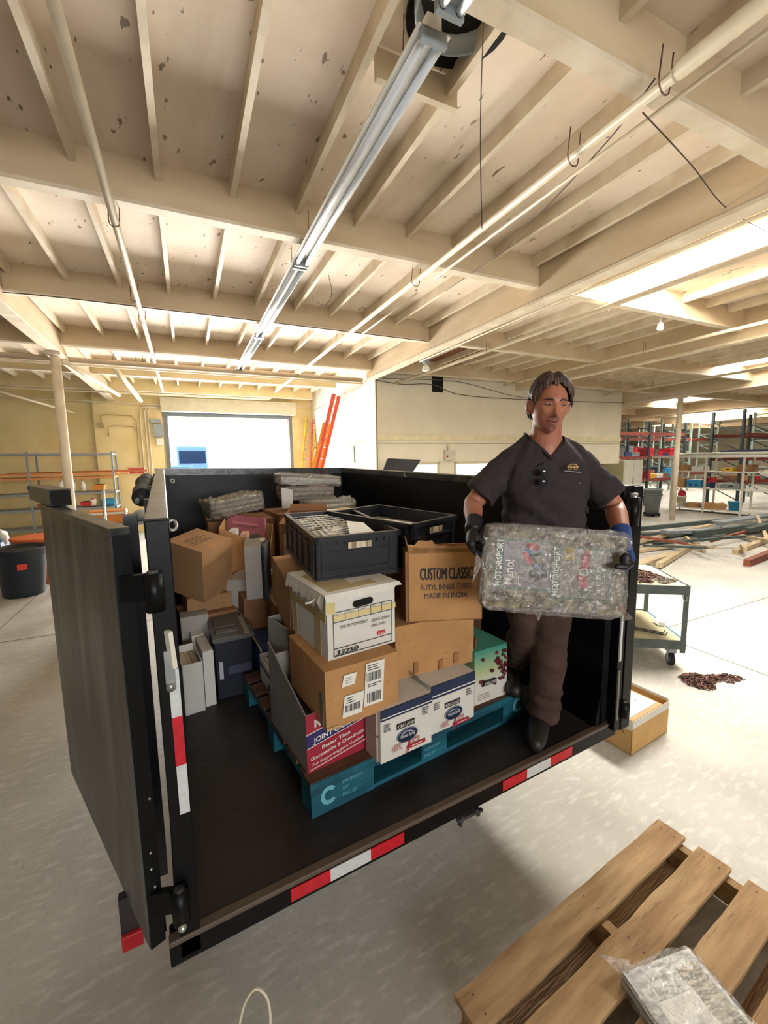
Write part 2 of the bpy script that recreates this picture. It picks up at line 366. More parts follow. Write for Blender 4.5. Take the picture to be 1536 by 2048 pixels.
# garage door: frame, coil header, open
d = BM(); m_ = flat('6c7078', .5, .4)
d.box(-.50, FW-.08, 0, -.40, FW, 3.45, m_); d.box(3.18, FW-.08, 0, 3.28, FW, 3.45, m_); d.box(-.5, FW-.1, 3.36, 3.28, FW, 3.46, m_)
dr = struct('door_1', d)
d = BM(); d.box(-.55, FW-.42, 3.47, 3.35, FW, 3.86, flat('cfc9b4', .6)); d.build('door_header', dr)
# the yard outside, seen through the door
g = BM(); g.box(-40, FW+.25, -.15, 60, 120, -.02, mat('yard_asphalt', 'd6d8da', .9, var=.05)); struct('floor_yard', g)

# ------------------------------------------------------------------ ceiling
DZ = 4.22
SK = [(4.97, 1.72, 5.9, 3.84, 'sky'), (11.9, 3.2, 13.0, 6.3, 'sky2'), (17.0, 9.4, 18.2, 11.8, 'sky2'), (20.0, 11.2, 22.5, 12.2, 'sky2'), (16.0, 16.5, 21.0, 17.3, 'sky2'), (24.0, 11, 25.5, 14.5, 'sky2'), (19, 2.5, 20.2, 5.5, 'sky2'), (27, 15, 30, 18, 'sky2')]
dk = BM()
us = sorted(set([-9.2, 38.2]+[x for s_ in SK for x in (s_[0], s_[2])])); vs_ = sorted(set([-7.2, 26.2]+[x for s_ in SK for x in (s_[1], s_[3])]))
for i in range(len(us)-1):
    run = None
    for k in range(len(vs_)-1):
        cu_, cv_ = (us[i]+us[i+1])/2, (vs_[k]+vs_[k+1])/2
        hole = any(s_[0] < cu_ < s_[2] and s_[1] < cv_ < s_[3] for s_ in SK)
        if not hole: run = [vs_[k], vs_[k+1]] if run is None else [run[0], vs_[k+1]]
        if hole or k == len(vs_)-2:
            if run: dk.box(us[i], run[0], DZ, us[i+1], run[1], DZ+.1, M['deck'])
            run = None
ceil = struct('ceiling', dk)
for k, (u0, v0, u1, v1, mm) in enumerate(SK):
    s_ = BM(); s_.box(u0, v0, DZ+.03, u1, v1, DZ+.05, M[mm]); s_.build('roof_light', ceil, label='bright translucent roof light panel')
    s_ = BM()
    for a in ((u0-.05, v0-.05, u0, v1+.05), (u1, v0-.05, u1+.05, v1+.05), (u0, v0-.05, u1, v0), (u0, v1, u1, v1+.05)): s_.box(a[0], a[1], DZ+.1, a[2], a[3], DZ+.14, M['beam'])
    s_.build('roof_light_curb', ceil)
s_ = BM()
for k in range(11): s_.bar((5.80, 1.85+.185*k, 4.19), (5.66, 1.91+.185*k, 4.19), .008, .008, M['steel'])
s_.build('roof_light_clip', ceil)
PUR = [-5.4, -3.0, -.7, 1.62, 3.84, 6.23, 8.6, 11.0, 13.3]
GIR = [-7.3, -1.84, 3.75, 8.0, 13.58, 19.2, 25.0, 31.0]
for gi, u in enumerate(GIR):
    g = BM(); v1 = PV if 3 < u < 9 else (FW if u < 4 else 26)
    g.box(u, -7, 3.76, u+.14, v1, DZ, M['beam']); g.box(u-.012, -7, 3.745, u+.152, v1, 3.775, M['joist']); g.build('girder', ceil)
for bi in range(5):
    u0, u1 = GIR[bi]+.14, GIR[bi+1]
    for v in PUR:
        if u0 > 3 and v > PV and u0 < 12: continue
        g = BM(); m_ = M['beam_y'] if (v > 10 and u0 < 3) else M['beam']
        g.box(u0, v, 3.91, u1, v+.09, DZ, m_); g.box(u0, v-.006, 3.902, u1, v+.096, 3.93, M['joist']); g.build('purlin', ceil)
for v in (15.7, 18.1, 20.5, 22.9):
    g = BM(); g.box(12.2, v, 3.91, 31, v+.09, DZ, M['beam']); g.build('purlin', ceil)
rest = BM(); cnt = 0
jl = []
for bi in (1, 2, 3, 4, 0):
    u0, u1 = GIR[bi]+.14, GIR[bi+1]
    off = {0: .4, 1: .1, 2: .40, 3: .4, 4: .4}[bi]
    for pi_ in range(len(PUR)-1):
        va, vb = PUR[pi_]+.09, PUR[pi_+1]
        if 2 <= bi < 4 and vb > PV: continue
        u = u0+off if bi != 1 else -1.66
        while u < u1-.1:
            if any(s_[0]-.05 < u < s_[2]+.03 and s_[1] < (va+vb)/2 < s_[3] for s_ in SK): u += .53; continue
            near = (pi_ >= 2 if bi < 2 else 2 <= pi_ <= 5) and bi in (1, 2, 3)
            jl.append((0 if near else 1, bi, u, va, vb)); u += .53
jl.sort(key=lambda t: t[0])
for k, (_, bi, u, va, vb) in enumerate(jl):
    m_ = M['beam_y'] if (va > 10 and bi == 1) else M['joist']
    if k < 100:
        g = BM(); g.box(u, va, 4.10, u+.042, vb, DZ, m_); g.build('joist', ceil)
    else: rest.box(u, va, 4.10, u+.042, vb, DZ, m_)
for k in range(38):
    rest.box(13.9+.55*k, 9.5, 4.10, 13.94+.55*k, 26, DZ, M['joist'])
rest.build('joist', ceil)['kind'] = 'stuff'
# rusty stained boards by the office wall and the vent hole
g = BM(); g.box(5.15, 7.1, 4.205, 5.98, 8.6, 4.222, flat('7d4a30', .8)); g.build('stained_board', ceil, label='bare red-brown stained roof board')
vc = (1.40, 2.02)
g = BM(); g.lathe([(.25, -.005), (.27, -.02), (.275, .0)], M['dark'], (vc[0], vc[1], 4.215), 28); g.build('vent_hole', ceil, label='black round vent hole')
g = BM(); g.lathe([(.20, .02), (.22, -.07), (.235, -.07), (.235, .02)], M['greysteel'], (vc[0]-.05, vc[1]-.1, 4.2), 28, cap=False); g.build('vent_collar', ceil)
g = BM(); g.box(1.08, 2.33, 4.06, 1.60, 2.37, 4.21, M['joist']); g.box(1.08, 1.72, 4.08, 1.60, 1.76, 4.21, M['joist']); g.build('vent_curb', ceil)

# ------------------------------------------------------------------ pipes, conduits and lamps under the roof
def pipe(name, pts, r, m, label, cat='pipe', hang=None, group=None):
    o = bpy.data.objects.new(name, None); COL.objects.link(o); tag(o, label, cat, group)
    p0 = bw(*pts[0]); o.location = p0
    b_ = MB(); b_.tube([bw(*p) for p in pts], r, m, 10); b_.build('pipe_run', o, p0)
    if hang:
        for (u, v, z) in hang:
            h = MB(); c = bw(u, v, z); rr = (r if not isinstance(r, list) else max(r))+.006
            q = [c+V3((-.03, 0, .16)), c+V3((-rr, 0, .02))]+[c+V3((rr*cos(t), 0, rr*sin(t))) for t in [pi+pi*k/6 for k in range(7)]]+[c+V3((rr+.012, 0, .16))]
            h.tube(q, .004, M['rust'], 5); h.build('pipe_hanger', o, p0)
    return o
PZ = 3.8
pipe('sprinkler_pipe', [(-.33, -2, PZ), (-.41, 12.5, PZ)], .028, M['pipe'], 'white sprinkler pipe running under the roof, leftmost of the long ones', hang=[(-.37, 3.95, PZ), (-.385, 6.4, PZ), (-.395, 5.6, PZ), (-.40, 8.5, PZ)])
pipe('sprinkler_pipe', [(2.23, -1.5, PZ), (2.23, 1.42, PZ), (2.24, 1.46, PZ), (2.25, 11.5, PZ)], [.042, .042, .027, .027], M['pipe'], 'thick white sprinkler pipe right of the fluorescent lamp row', hang=[(2.24, 1.5, PZ), (2.25, 2.05, PZ), (2.25, 4.0, PZ), (2.25, 6.4, PZ)])
pipe('electrical_conduit', [(2.40, -.5, PZ+.02), (2.42, 3.9, PZ+.02)], .012, M['pipe'], 'thin white conduit beside the thick sprinkler pipe', 'conduit')
pipe('electrical_conduit', [(2.44, 4.3, PZ+.02), (2.46, 6.2, PZ+.02)], .012, M['pipe'], 'short thin white conduit in the bay beyond the thick sprinkler pipe', 'conduit')
pipe('sprinkler_pipe', [(4.8, -1, PZ), (4.75, 8.0, PZ), (4.4, 8.75, PZ-.1)], .03, M['pipe'], 'white sprinkler pipe passing below the big roof light', hang=[(4.8, 3.75, PZ), (4.77, 6.0, PZ)])
pipe('sprinkler_pipe', [(7.35, -1, PZ), (7.35, 8.6, PZ)], .026, M['pipe'], 'white sprinkler pipe right of the big roof light', hang=[(7.35, 5.0, PZ)])
pipe('sprinkler_pipe', [(11.2, 0, PZ), (11.3, 8.8, PZ)], .03, M['pipe'], 'white sprinkler pipe nearest the right column', hang=[(11.3, 7.4, PZ)])
pipe('cross_pipe', [(-8.5, 9.02, 3.76), (3.7, 9.02, 3.76)], .05, flat('a89a84', .6), 'dark tan pipe strapped across below the last near purlin', hang=[(-1.0, 9.02, 3.76), (-.65, 9.02, 3.76)])
pipe('cross_pipe', [(-8.5, 8.98, 3.68), (3.7, 8.98, 3.68)], .018, M['pipe'], 'thin white pipe under the dark tan cross pipe')
pipe('cross_pipe', [(-8.5, 12.4, 3.72), (2.2, 12.4, 3.72), (2.3, 12.4, 3.76)], .022, M['pipe'], 'thin white cross pipe in the yellow far bay')
pipe('cross_pipe', [(-8.5, 14.05, 3.70), (-2.5, 14.05, 3.70), (1.2, 14.05, 3.62), (3.9, 14.05, 3.78)], .018, M['pipe'], 'sagging white pipe above the garage door')
pipe('drop_pipe', [(-1.05, 9.1, 3.7), (-.95, 12.8, 3.6)], .05, M['pipe'], 'short thick white pipe beyond the left column')
pipe('drop_pipe', [(-1.72, 8.8, 3.7), (-1.40, 12.6, 3.68)], .04, M['joist'], 'painted brace running back from the left column top', 'brace')
pipe('drop_pipe', [(-3.6, 12.2, 3.6), (-2.6, 13.9, 3.35)], .03, M['pipe'], 'loose white pipe end over the left shelf')
# fluorescent row
fx = [(-.78, 1.66), (1.76, 4.10), (4.14, 6.58), (6.62, 9.1)]
fl_lab = ['fluorescent strip lamp nearest the camera, at the top of the photo', 'second fluorescent strip lamp, below the round vent hole', 'third fluorescent strip lamp from the camera', 'farthest fluorescent strip lamp of the row']
for k, (v0, v1) in enumerate(fx):
    t = thing('fluorescent_lamp', fl_lab[k], 'lamp', bw(1.09, v0, PZ), -TH, 'fluorescent lamps in one row')
    b_ = MB(); b_.box(-.035, 0, .028, .035, v1-v0, .085, M['fixture']); b_.box(-.08, 0, .022, .08, v1-v0, .03, M['fixture']); b_.build('lamp_housing', t)
    for s_ in (-1, 1):
        b_ = MB(); b_.tube([(s_*.04, .03, 0), (s_*.04, v1-v0-.03, 0)], .0185, M['tube'], 12); b_.build('lamp_tube', t)
    for yy in (.012, v1-v0-.012):
        b_ = MB(); b_.box(-.065, yy-.012, -.022, .065, yy+.012, .03, M['greysteel']); b_.build('tube_socket', t)
    for yy in (.3, v1-v0-.3):
        b_ = MB(); b_.tube([(0, yy, .08), (-.01, yy-.04, .3)], .003, M['rust'], 5); b_.build('hanger_wire', t)
def wire(name, pts, r, m, label, cat='cable', group=None):
    P = [V3(p) for p in pts]; Q = []
    for i in range(len(P)-1):               # smooth
        p0 = P[max(i-1, 0)]; p1 = P[i]; p2 = P[i+1]; p3 = P[min(i+2, len(P)-1)]
        for k in range(6):
            t = k/6; Q.append(.5*((2*p1)+(p2-p0)*t+(2*p0-5*p1+4*p2-p3)*t*t+(3*p1-p0-3*p2+p3)*t*t*t))
    Q.append(P[-1]); b_ = MB(); b_.tube(Q, r, m, 6)
    return tag(b_.build(name, None, P[0]), label, cat, group)
dkw = flat('4a3c30', .7)
wire('hanging_wire', [bw(1.40, 1.82, 4.22), bw(1.39, 1.83, 3.6), bw(1.40, 1.82, 3.12)], .0025, dkw, 'single dark wire hanging straight down below the vent', 'wire')
wire('loose_wire', [bw(1.62, 4.9, 4.1), bw(1.65, 4.9, 3.9), bw(1.6, 5.0, 3.8), bw(1.5, 5.0, 3.82)], .003, dkw, 'short curled wire dangling right of the lamp row', 'wire')
wire('slack_cable', [bw(2.24, 1.55, 3.86), bw(2.4, 2.0, 3.84), bw(2.7, 3.2, 3.85), bw(3.0, 4.6, 4.02)], .004, dkw, 'slack dark cable slung from the thick sprinkler pipe')
wire('slack_cable', [bw(2.26, 1.62, 3.76), bw(3.0, 1.8, 3.8), bw(3.8, 2.0, 3.82), bw(4.9, 2.2, 3.95)], .004, dkw, 'thin cable crossing from the thick pipe toward the roof light')
wire('wall_cable', [bw(3.9, 8.8, 3.75), bw(4.6, 8.84, 3.70), bw(5.4, 8.84, 3.74), bw(6.2, 8.84, 3.55), bw(8, 8.84, 3.52), bw(12.2, 8.84, 3.6)], .009, flat('5b4d3e', .7), 'dark cable sagging along the top of the office wall')
wire('wall_cable', [bw(4.1, 8.82, 3.80), bw(5.6, 8.82, 3.85), bw(6.4, 8.82, 3.82), bw(8, 8.82, 3.58), bw(9.5, 8.82, 3.56)], .007, flat('5b4d3e', .7), 'second thinner cable on the top of the office wall')
wire('side_wall_cable', [bw(3.93, 8.7, 3.95), bw(3.93, 9.8, 3.75), bw(3.93, 11.2, 3.74), bw(3.93, 13.9, 3.62)], .008, flat('8d7f66', .7), 'cable wandering along the side wall above the ladders')
wire('girder_conduit', [bw(3.9, -1, 3.72), bw(3.9, 4.2, 3.72), bw(3.9, 6.8, 3.72)], .012, M['pipe'], 'white conduit along the underside of the middle girder', 'conduit')
wire('purlin_cable', [bw(-8, 6.1, 3.6), bw(-3.0, 6.15, 3.68), bw(-1.75, 6.2, 3.88), bw(.4, 6.2, 3.9), bw(3.7, 6.2, 3.9)], .006, dkw, 'dark cable stapled under the third purlin')
t = thing('flood_lamp', 'small white flood lamp under the girder end', 'lamp', bw(4.0, 6.75, 3.62), 0)
b_ = MB(); b_.lathe([(.02, .12), (.02, .03), (.05, .02), (.07, -.05), (.06, -.06)], M['white'], n=16); b_.build('lamp_shade', t)
b_ = MB(); b_.box(-.05, -.04, .06, .05, .04, .14, M['greysteel']); b_.build('mounting_box', t)
t = thing('flood_lamp', 'small white lamp hanging beside the roof light corner', 'lamp', bw(6.2, 4.0, 3.82), 0)
b_ = MB(); b_.lathe([(.02, .10), (.02, .03), (.035, .02), (.045, -.05), (.03, -.07)], M['white'], n=16); b_.build('lamp_shade', t)

# ------------------------------------------------------------------ columns
for (u, v, r, lab) in ((-1.77, 8.5, .068, 'round white steel column standing behind the open trailer gate'), (13.65, 8.05, .075, 'slim round column in front of the pallet racks, left one'), (13.65, 3.6, .075, 'slim round column at the right edge of the photo')):
    t = thing('steel_column', lab, 'column', bw(u, v, 0), -TH, 'round steel roof columns')
    b_ = MB(); b_.tube([(0, 0, 0), (0, 0, 3.74)], r, M['joist'], 20); b_.build('shaft', t)
    b_ = MB(); b_.box(-.1, -.14, 3.70, .1, .14, 3.745, M['joist']); b_.build('cap_plate', t)
# ------------------------------------------------------------------ dump trailer (world axes)
TO = V3((0, 1.25, 0)); BZ = .62; BK = M['black']; BWL = M['blackwall']
T = thing('dump_trailer', 'black high-sided dump trailer with its rear gate swung open, loaded with boxes', 'trailer', TO)
def tb(name, mb, label=None, bevel=0): return mb.build(name, T, TO, bevel, label)
YF = 4.5
b_ = MB(); b_.box(-.03, 1.25, .56, 2.04, YF+.05, BZ, M['bed']); tb('bed_floor', b_)
b_ = MB(); b_.box(-.05, 1.235, .535, 2.06, 1.262, .612, BK); b_.box(-.05, 1.262, .54, 2.06, 1.35, .56, BK); b_.box(-.05, 1.23, .605, 2.0, 1.262, .6235, flat('5a4c40', .5)); tb('rear_sill', b_, bevel=.004)
# left side wall: sheet, top rail, stakes
b_ = MB(); b_.hexa([(-.02, 1.25, BZ-.06), (.03, 1.25, BZ-.06), (.10, YF, BZ-.06), (.06, YF, BZ-.06), (-.02, 1.25, 1.83), (.03, 1.25, 1.83), (.112, YF, 1.91), (.06, YF, 1.91)], BWL)
sw = tb('side_wall', b_)
b_ = MB(); b_.hexa([(-.024, 1.25, 1.80), (.035, 1.25, 1.80), (.12, YF, 1.88), (.05, YF, 1.88), (-.024, 1.25, 1.855), (.035, 1.25, 1.855), (.12, YF, 1.94), (.05, YF, 1.94)], M['gatetop']); b_.build('top_rail', sw, TO, .004)
b_ = MB()
for y in (1.9, 2.6, 3.3, 4.0):
    s_ = (y-1.25)/(YF-1.25)*.08; b_.box(-.045+s_, y, .5, -.01+s_, y+.07, 1.84+s_, BK)
b_.build('stake', sw, TO)
b_ = MB(); b_.box(-.022, 1.235, .55, .035, 1.30, 1.852, BK); rp = tb('corner_post', b_, bevel=.003)
b_ = MB(); b_.box(.004, 1.229, 1.305, .030, 1.234, 1.442, M['twhite']); b_.box(.0045, 1.229, 1.160, .0305, 1.234, 1.305, M['tred']); b_.box(.005, 1.229, 1.012, .031, 1.234, 1.160, M['twhite']); tb('reflective_strip', b_, 'red and silver reflective strip on the left post')
b_ = MB(); b_.box(-.003, 1.222, 1.39, .021, 1.232, 1.50, M['steel']); b_.bar((.018, 1.225, 1.45), (.012, 1.222, 1.555), .022, .012, M['offwhite']); b_.lathe([(.012, 0), (.012, .008)], M['steel'], (0, 0, 0), 12, X=Matrix.Translation((.008, 1.222, 1.40)) @ Matrix.Rotation(rad(90), 4, 'X')); tb('latch_lever', b_, 'pale metal latch lever on the left post')
# right side wall
b_ = MB(); b_.hexa([(1.94, 1.25, BZ-.06), (1.99, 1.25, BZ-.06), (1.99, YF, BZ-.06), (1.93, YF, BZ-.06), (1.95, 1.25, 1.84), (2.0, 1.25, 1.84), (1.99, YF, 1.90), (1.93, YF, 1.90)], BWL)
sw2 = tb('side_wall', b_)
b_ = MB(); b_.hexa([(1.94, 1.25, 1.81), (2.02, 1.25, 1.81), (2.01, YF, 1.86), (1.93, YF, 1.86), (1.94, 1.25, 1.862), (2.02, 1.25, 1.862), (2.01, YF, 1.912), (1.93, YF, 1.912)], M['gatetop']); b_.build('top_rail', sw2, TO, .004)
b_ = MB()
for k in range(9): b_.tube([(1.928, 1.55+.05*k, 1.70-.004*k), (1.925, 1.56+.05*k, 1.66)], .003, M['greysteel'], 5)
b_.build('weld_bead', sw2, TO)
b_ = MB(); b_.box(2.03, 1.24, .60, 2.17, 1.32, 1.855, BK); b_.box(2.10, 1.232, .545, 2.175, 1.25, 1.85, BK); tb('corner_post', b_, bevel=.004)
b_ = MB(); b_.box(1.985, 1.20, .60, 2.03, 1.235, 1.76, BK); b_.tube([(2.05, 1.205, 1.66), (2.05, 1.205, 1.80)], .028, BK, 14); b_.tube([(2.05, 1.205, 1.78), (2.05, 1.205, 1.82)], .018, M['steel'], 10); b_.tube([(2.06, 1.2, .66), (2.06, 1.2, .74)], .028, BK, 14); tb('gate_hinge', b_)
b_ = MB(); b_.box(1.986, 1.192, .98, 2.002, 1.199, 1.23, M['twhite']); b_.box(1.986, 1.192, 1.23, 2.002, 1.199, 1.26, M['tred']); b_.box(1.986, 1.192, .66, 2.002, 1.199, .93, flat('6d6a62', .5)); tb('reflective_strip', b_, 'narrow silver reflective strip on the right post')
b_ = MB(); b_.box(.05, YF, BZ, 1.99, YF+.05, 1.90, BWL); b_.hexa([(.04, YF-.005, 1.88), (1.99, YF-.005, 1.85), (1.99, YF+.07, 1.85), (.04, YF+.07, 1.88), (.04, YF-.005, 1.945), (1.99, YF-.005, 1.912), (1.99, YF+.07, 1.912), (.04, YF+.07, 1.945)], M['gatetop']); tb('front_wall', b_)
# corner gussets at the bed
b_ = MB(); b_.hexa([(1.90, 1.25, BZ), (1.95, 1.25, BZ), (1.95, 2.4, BZ), (1.93, 2.4, BZ), (1.94, 1.25, .80), (1.95, 1.25, .80), (1.95, 2.4, .72), (1.94, 2.4, .72)], BK); tb('gusset', b_)
# tape on the sill
for xs in ((.307, .446, .602, .744), (1.25, 1.398, 1.552, 1.706)):
    b_ = MB()
    for i in range(3): b_.box(xs[i], 1.231, .552, xs[i+1], 1.2345, .598, M['tred'] if i != 1 else M['twhite'])
    tb('reflective_strip', b_, 'red and silver reflective strip on the %s of the rear sill' % ('left half' if xs[0] < 1 else 'right half'))
# licence lamp, latch under sill
b_ = MB(); b_.box(1.02, 1.24, .51, 1.12, 1.27, .545, M['rubber']); b_.tube([(1.03, 1.235, .53), (1.01, 1.23, .50)], .010, M['gatetop'], 8); b_.tube([(1.10, 1.235, .53), (1.11, 1.23, .505)], .010, M['gatetop'], 8); b_.bar((1.0, 1.235, .525), (1.13, 1.23, .52), .014, .012, M['gatetop']); tb('rear_latch', b_)
# chassis, wheels
b_ = MB()
for x in (.45, 1.45): b_.box(x, 2.1, .38, x+.08, YF+.3, .56, BK)
for y in (2.3, 3.2, 4.2): b_.box(.35, y, .44, 1.63, y+.06, .56, BK)
tb('chassis', b_)
for x in (.06, 1.72):
    for y in (2.75, 3.55):
        b_ = MB(); X = Matrix.Translation((x, y, .26)) @ Matrix.Rotation(rad(90), 4, 'Y')
        b_.lathe([(.15, 0), (.24, .02), (.26, .06), (.26, .16), (.24, .2), (.15, .22)], M['rubber'], n=28, X=X); b_.lathe([(.05, .03), (.15, .01), (.15, .21), (.05, .19)], M['greysteel'], n=20, X=X); tb('wheel', b_)
b_ = MB(); b_.box(-.19, 1.47, .42, -.13, 1.50, .60, flat('2a2424', .5)); lampb = tb('lamp_bracket', b_)
b_ = MB(); b_.box(-.19, 1.455, .42, -.13, 1.47, .475, mat('tail_lamp_lens', '8a1422', .3, emit='c8121c', estr=.06)); b_.build('tail_lamp', T, TO, .004, 'red tail lamp below the open gate')
# tie rings
for p in ((.040, 1.30, 1.835), (.13, 3.3, 1.88), (1.935, 3.12, 1.872)):
    b_ = MB(); c = V3(p); sg = 1 if p[0] < 1 else -1
    b_.tube([c+V3((sg*(.004+.011*cos(a)), .010*sin(a), .013*sin(a)-.008)) for a in [2*pi*k/14 for k in range(14)]], .0042, M['alu'], 8, closed=True); tb('tie_ring', b_)
# open gate, hinged on the left post
ga = V3((-.098, 1.243, 0)); gd = V3((-.303, .953, 0)).normalized(); gn = V3((gd.y, -gd.x, 0))   # gn points to the trailer side
def gp(a, n_, z): return tuple(ga+gd*a+gn*n_+V3((0, 0, z)))
def gbox(mb, a0, a1, n0, n1, z0, z1, m): mb.hexa([gp(a0, n0, z0), gp(a0, n1, z0), gp(a1, n1, z0), gp(a1, n0, z0), gp(a0, n0, z1), gp(a0, n1, z1), gp(a1, n1, z1), gp(a1, n0, z1)], m)
b_ = MB(); gbox(b_, .0, 1.02, 0, .006, .625, 1.828, M['gate']); gate = tb('rear_gate', b_)
b_ = MB()
gbox(b_, -.002, .05, .003, .042, .62, 1.83, BK); gbox(b_, .97, 1.02, .003, .052, .62, 1.83, BK); gbox(b_, .02, 1.02, .003, .052, .62, .67, BK)
gbox(b_, .04, .98, .006, .045, 1.2, 1.24, BK)
b_.build('gate_frame', gate, TO)
b_ = MB(); gbox(b_, -.004, 1.025, -.003, .045, 1.818, 1.838, M['gatetop']); b_.build('gate_top_cap', gate, TO, .003)
b_ = MB(); gbox(b_, .80, 1.30, .0, .07, 1.84, 1.905, M['gatetop']); gbox(b_, .795, .805, .004, .066, 1.845, 1.90, M['dark']); b_.build('lock_tube', gate, TO, .003)
for z in (1.62, .70):
    b_ = MB(); b_.tube([(-.012, 1.21, z), (-.012, 1.21, z+.10)], .023, BK, 16); b_.tube([(-.012, 1.21, z+.10), (-.012, 1.21, z+.106)], .014, M['gatetop'], 10)
    b_.bar((-.02, 1.225, z+.06), (-.085, 1.25, z+.06), .02, .07, BK)
    b_.build('gate_hinge', gate, TO)
b_ = MB(); b_.lathe([(.010, 0), (.012, .012), (.006, .02)], M['alu'], n=12, X=Matrix.Translation((-.012, 1.20, .70)) @ Matrix.Rotation(rad(90), 4, 'X')); b_.build('grease_cap', gate, TO)
for z in (.81, .92, 1.08, .87):
    b_ = MB(); b_.lathe([(.004, 0), (.003, .006)], M['alu'], n=8, X=Matrix.Translation(gp(-.003, .02+.02*random.random(), z)) @ Matrix.Rotation(rad(90), 4, 'X')); b_.build('gate_rivet', gate, TO)
# square jack stake and the torn tarp roll outside the left wall
b_ = MB(); b_.box(-.088, 1.60, .5, -.048, 1.66, 1.83, flat('1c1a20', .4)); tb('jack_stake', b_)
t = thing('tarp_roll', 'dark rolled tarp bunched outside the left trailer wall', 'tarp', (-.06, 2.5, 1.72))
b_ = MB(); ns = []
for k in range(15):
    y = 2.6+k*.085; r_ = .048+.012*noise.noise(V3((k*.9, 0, 0))); ns.append(((-.075+.02*noise.noise(V3((k*.7, 3, 0)))+(y-1.25)*.02, y, 1.80+.03*noise.noise(V3((k*.8, 5, 1)))+(y-2.3)*.05), r_))
b_.tube([n_[0] for n_ in ns], [n_[1] for n_ in ns], mat('dark_green_tarp', '25302a', .6, col2='14181a', scale=9, bump=.4, bscale=16), 14); b_.build('tarp_cloth', t, (-.06, 2.5, 1.72))
b_ = MB(); b_.tube([(-.07, 2.55, 1.80), (-.02, 4.1, 1.88)], .012, M['greysteel'], 10); b_.build('roller_bar', t, (-.06, 2.5, 1.72))

# ------------------------------------------------------------------ boxes in the trailer
BP = .765          # top of the pallet
def frame(name, label, cat, x, y, z, yaw=0, group=None, tx=0, ty=0):
    t = thing(name, label, cat, (x, y, z), rot=None, yaw=rad(yaw), group=group)
    t.rotation_euler = (rad(tx), rad(ty), rad(yaw)); return t
def crisp(mb, w, d, h, m, th=.005, open_=False, cut=None, inner=None, sag=.006):
    """box body with slightly bowed faces; open_ makes walls and a bottom"""
    inner = inner or M['card4']
    if not open_:
        n = 6
        def face(o, a, b2, nrm, m_):
            vs = []; o, a, b2, nrm = V3(o), V3(a), V3(b2), V3(nrm)
            for i in range(n+1):
                for j in range(n+1):
                    s_, t_ = i/n, j/n; k = sag*16*s_*(1-s_)*t_*(1-t_)*.5
                    vs.append(o+a*s_+b2*t_+nrm*k)
            fs = [(i*(n+1)+j, (i+1)*(n+1)+j, (i+1)*(n+1)+j+1, i*(n+1)+j+1) for i in range(n) for j in range(n)]
            mb.add(vs, fs, m_, smooth=True)
        face((0, 0, 0), (w, 0, 0), (0, 0, h), (0, -1, 0), m); face((w, 0, 0), (0, d, 0), (0, 0, h), (1, 0, 0), m)
        face((w, d, 0), (-w, 0, 0), (0, 0, h), (0, 1, 0), m); face((0, d, 0), (0, -d, 0), (0, 0, h), (-1, 0, 0), m)
        face((0, 0, h), (w, 0, 0), (0, d, 0), (0, 0, 1), m); face((0, d, 0), (w, 0, 0), (0, -d, 0), (0, 0, -1), m)
    else:
        hh = cut or (h, h, h, h)     # heights at FL, FR, BR, BL
        def wall(p, q, n_, hp, hq):
            p, q, n_ = V3(p), V3(q), V3(n_)
            mb.hexa([p, q, q+n_*th, p+n_*th, p+V3((0, 0, hp)), q+V3((0, 0, hq)), q+n_*th+V3((0, 0, hq)), p+n_*th+V3((0, 0, hp))], m)
        wall((0, 0, 0), (w, 0, 0), (0, 1, 0), hh[0], hh[1]); wall((w, 0, 0), (w, d, 0), (-1, 0, 0), hh[1], hh[2])
        wall((w, d, 0), (0, d, 0), (0, -1, 0), hh[2], hh[3]); wall((0, d, 0), (0, 0, 0), (1, 0, 0), hh[3], hh[0])
        mb.box(0, 0, 0, w, d, th, m)
FX, FZ = (1, 0, 0), (0, 0, 1)
def ftext(mb, s, x, z, size, m, y=0.0, **k): mb.text(s, (x, y-.0002-k.pop('off', .003), z), FX, FZ, size, m, **k)
def magazines(n, w, d, h, x, y, z, root, kind='magazine', colors=('d9cfb8', 'b8a98c', 'c94b3a', '3f5b74', 'e6e0d0', '8c3b32'), group=None, label=None, tilt=0):
    pass
def flap(mb, a, b2, out, l, ang, m, th=.004):
    """flap hinged on edge a-b, leaning outwards by ang degrees from vertical"""
    a, b2, out = V3(a), V3(b2), V3(out).normalized(); dr_ = out*sin(rad(ang))+V3((0, 0, 1))*cos(rad(ang)); nn = (b2-a).cross(dr_).normalized()*th
    e = (b2-a)*.04
    mb.hexa([a, b2, b2+nn, a+nn, a+dr_*l+e, b2+dr_*l-e, b2+dr_*l-e+nn, a+dr_*l+e+nn], m)

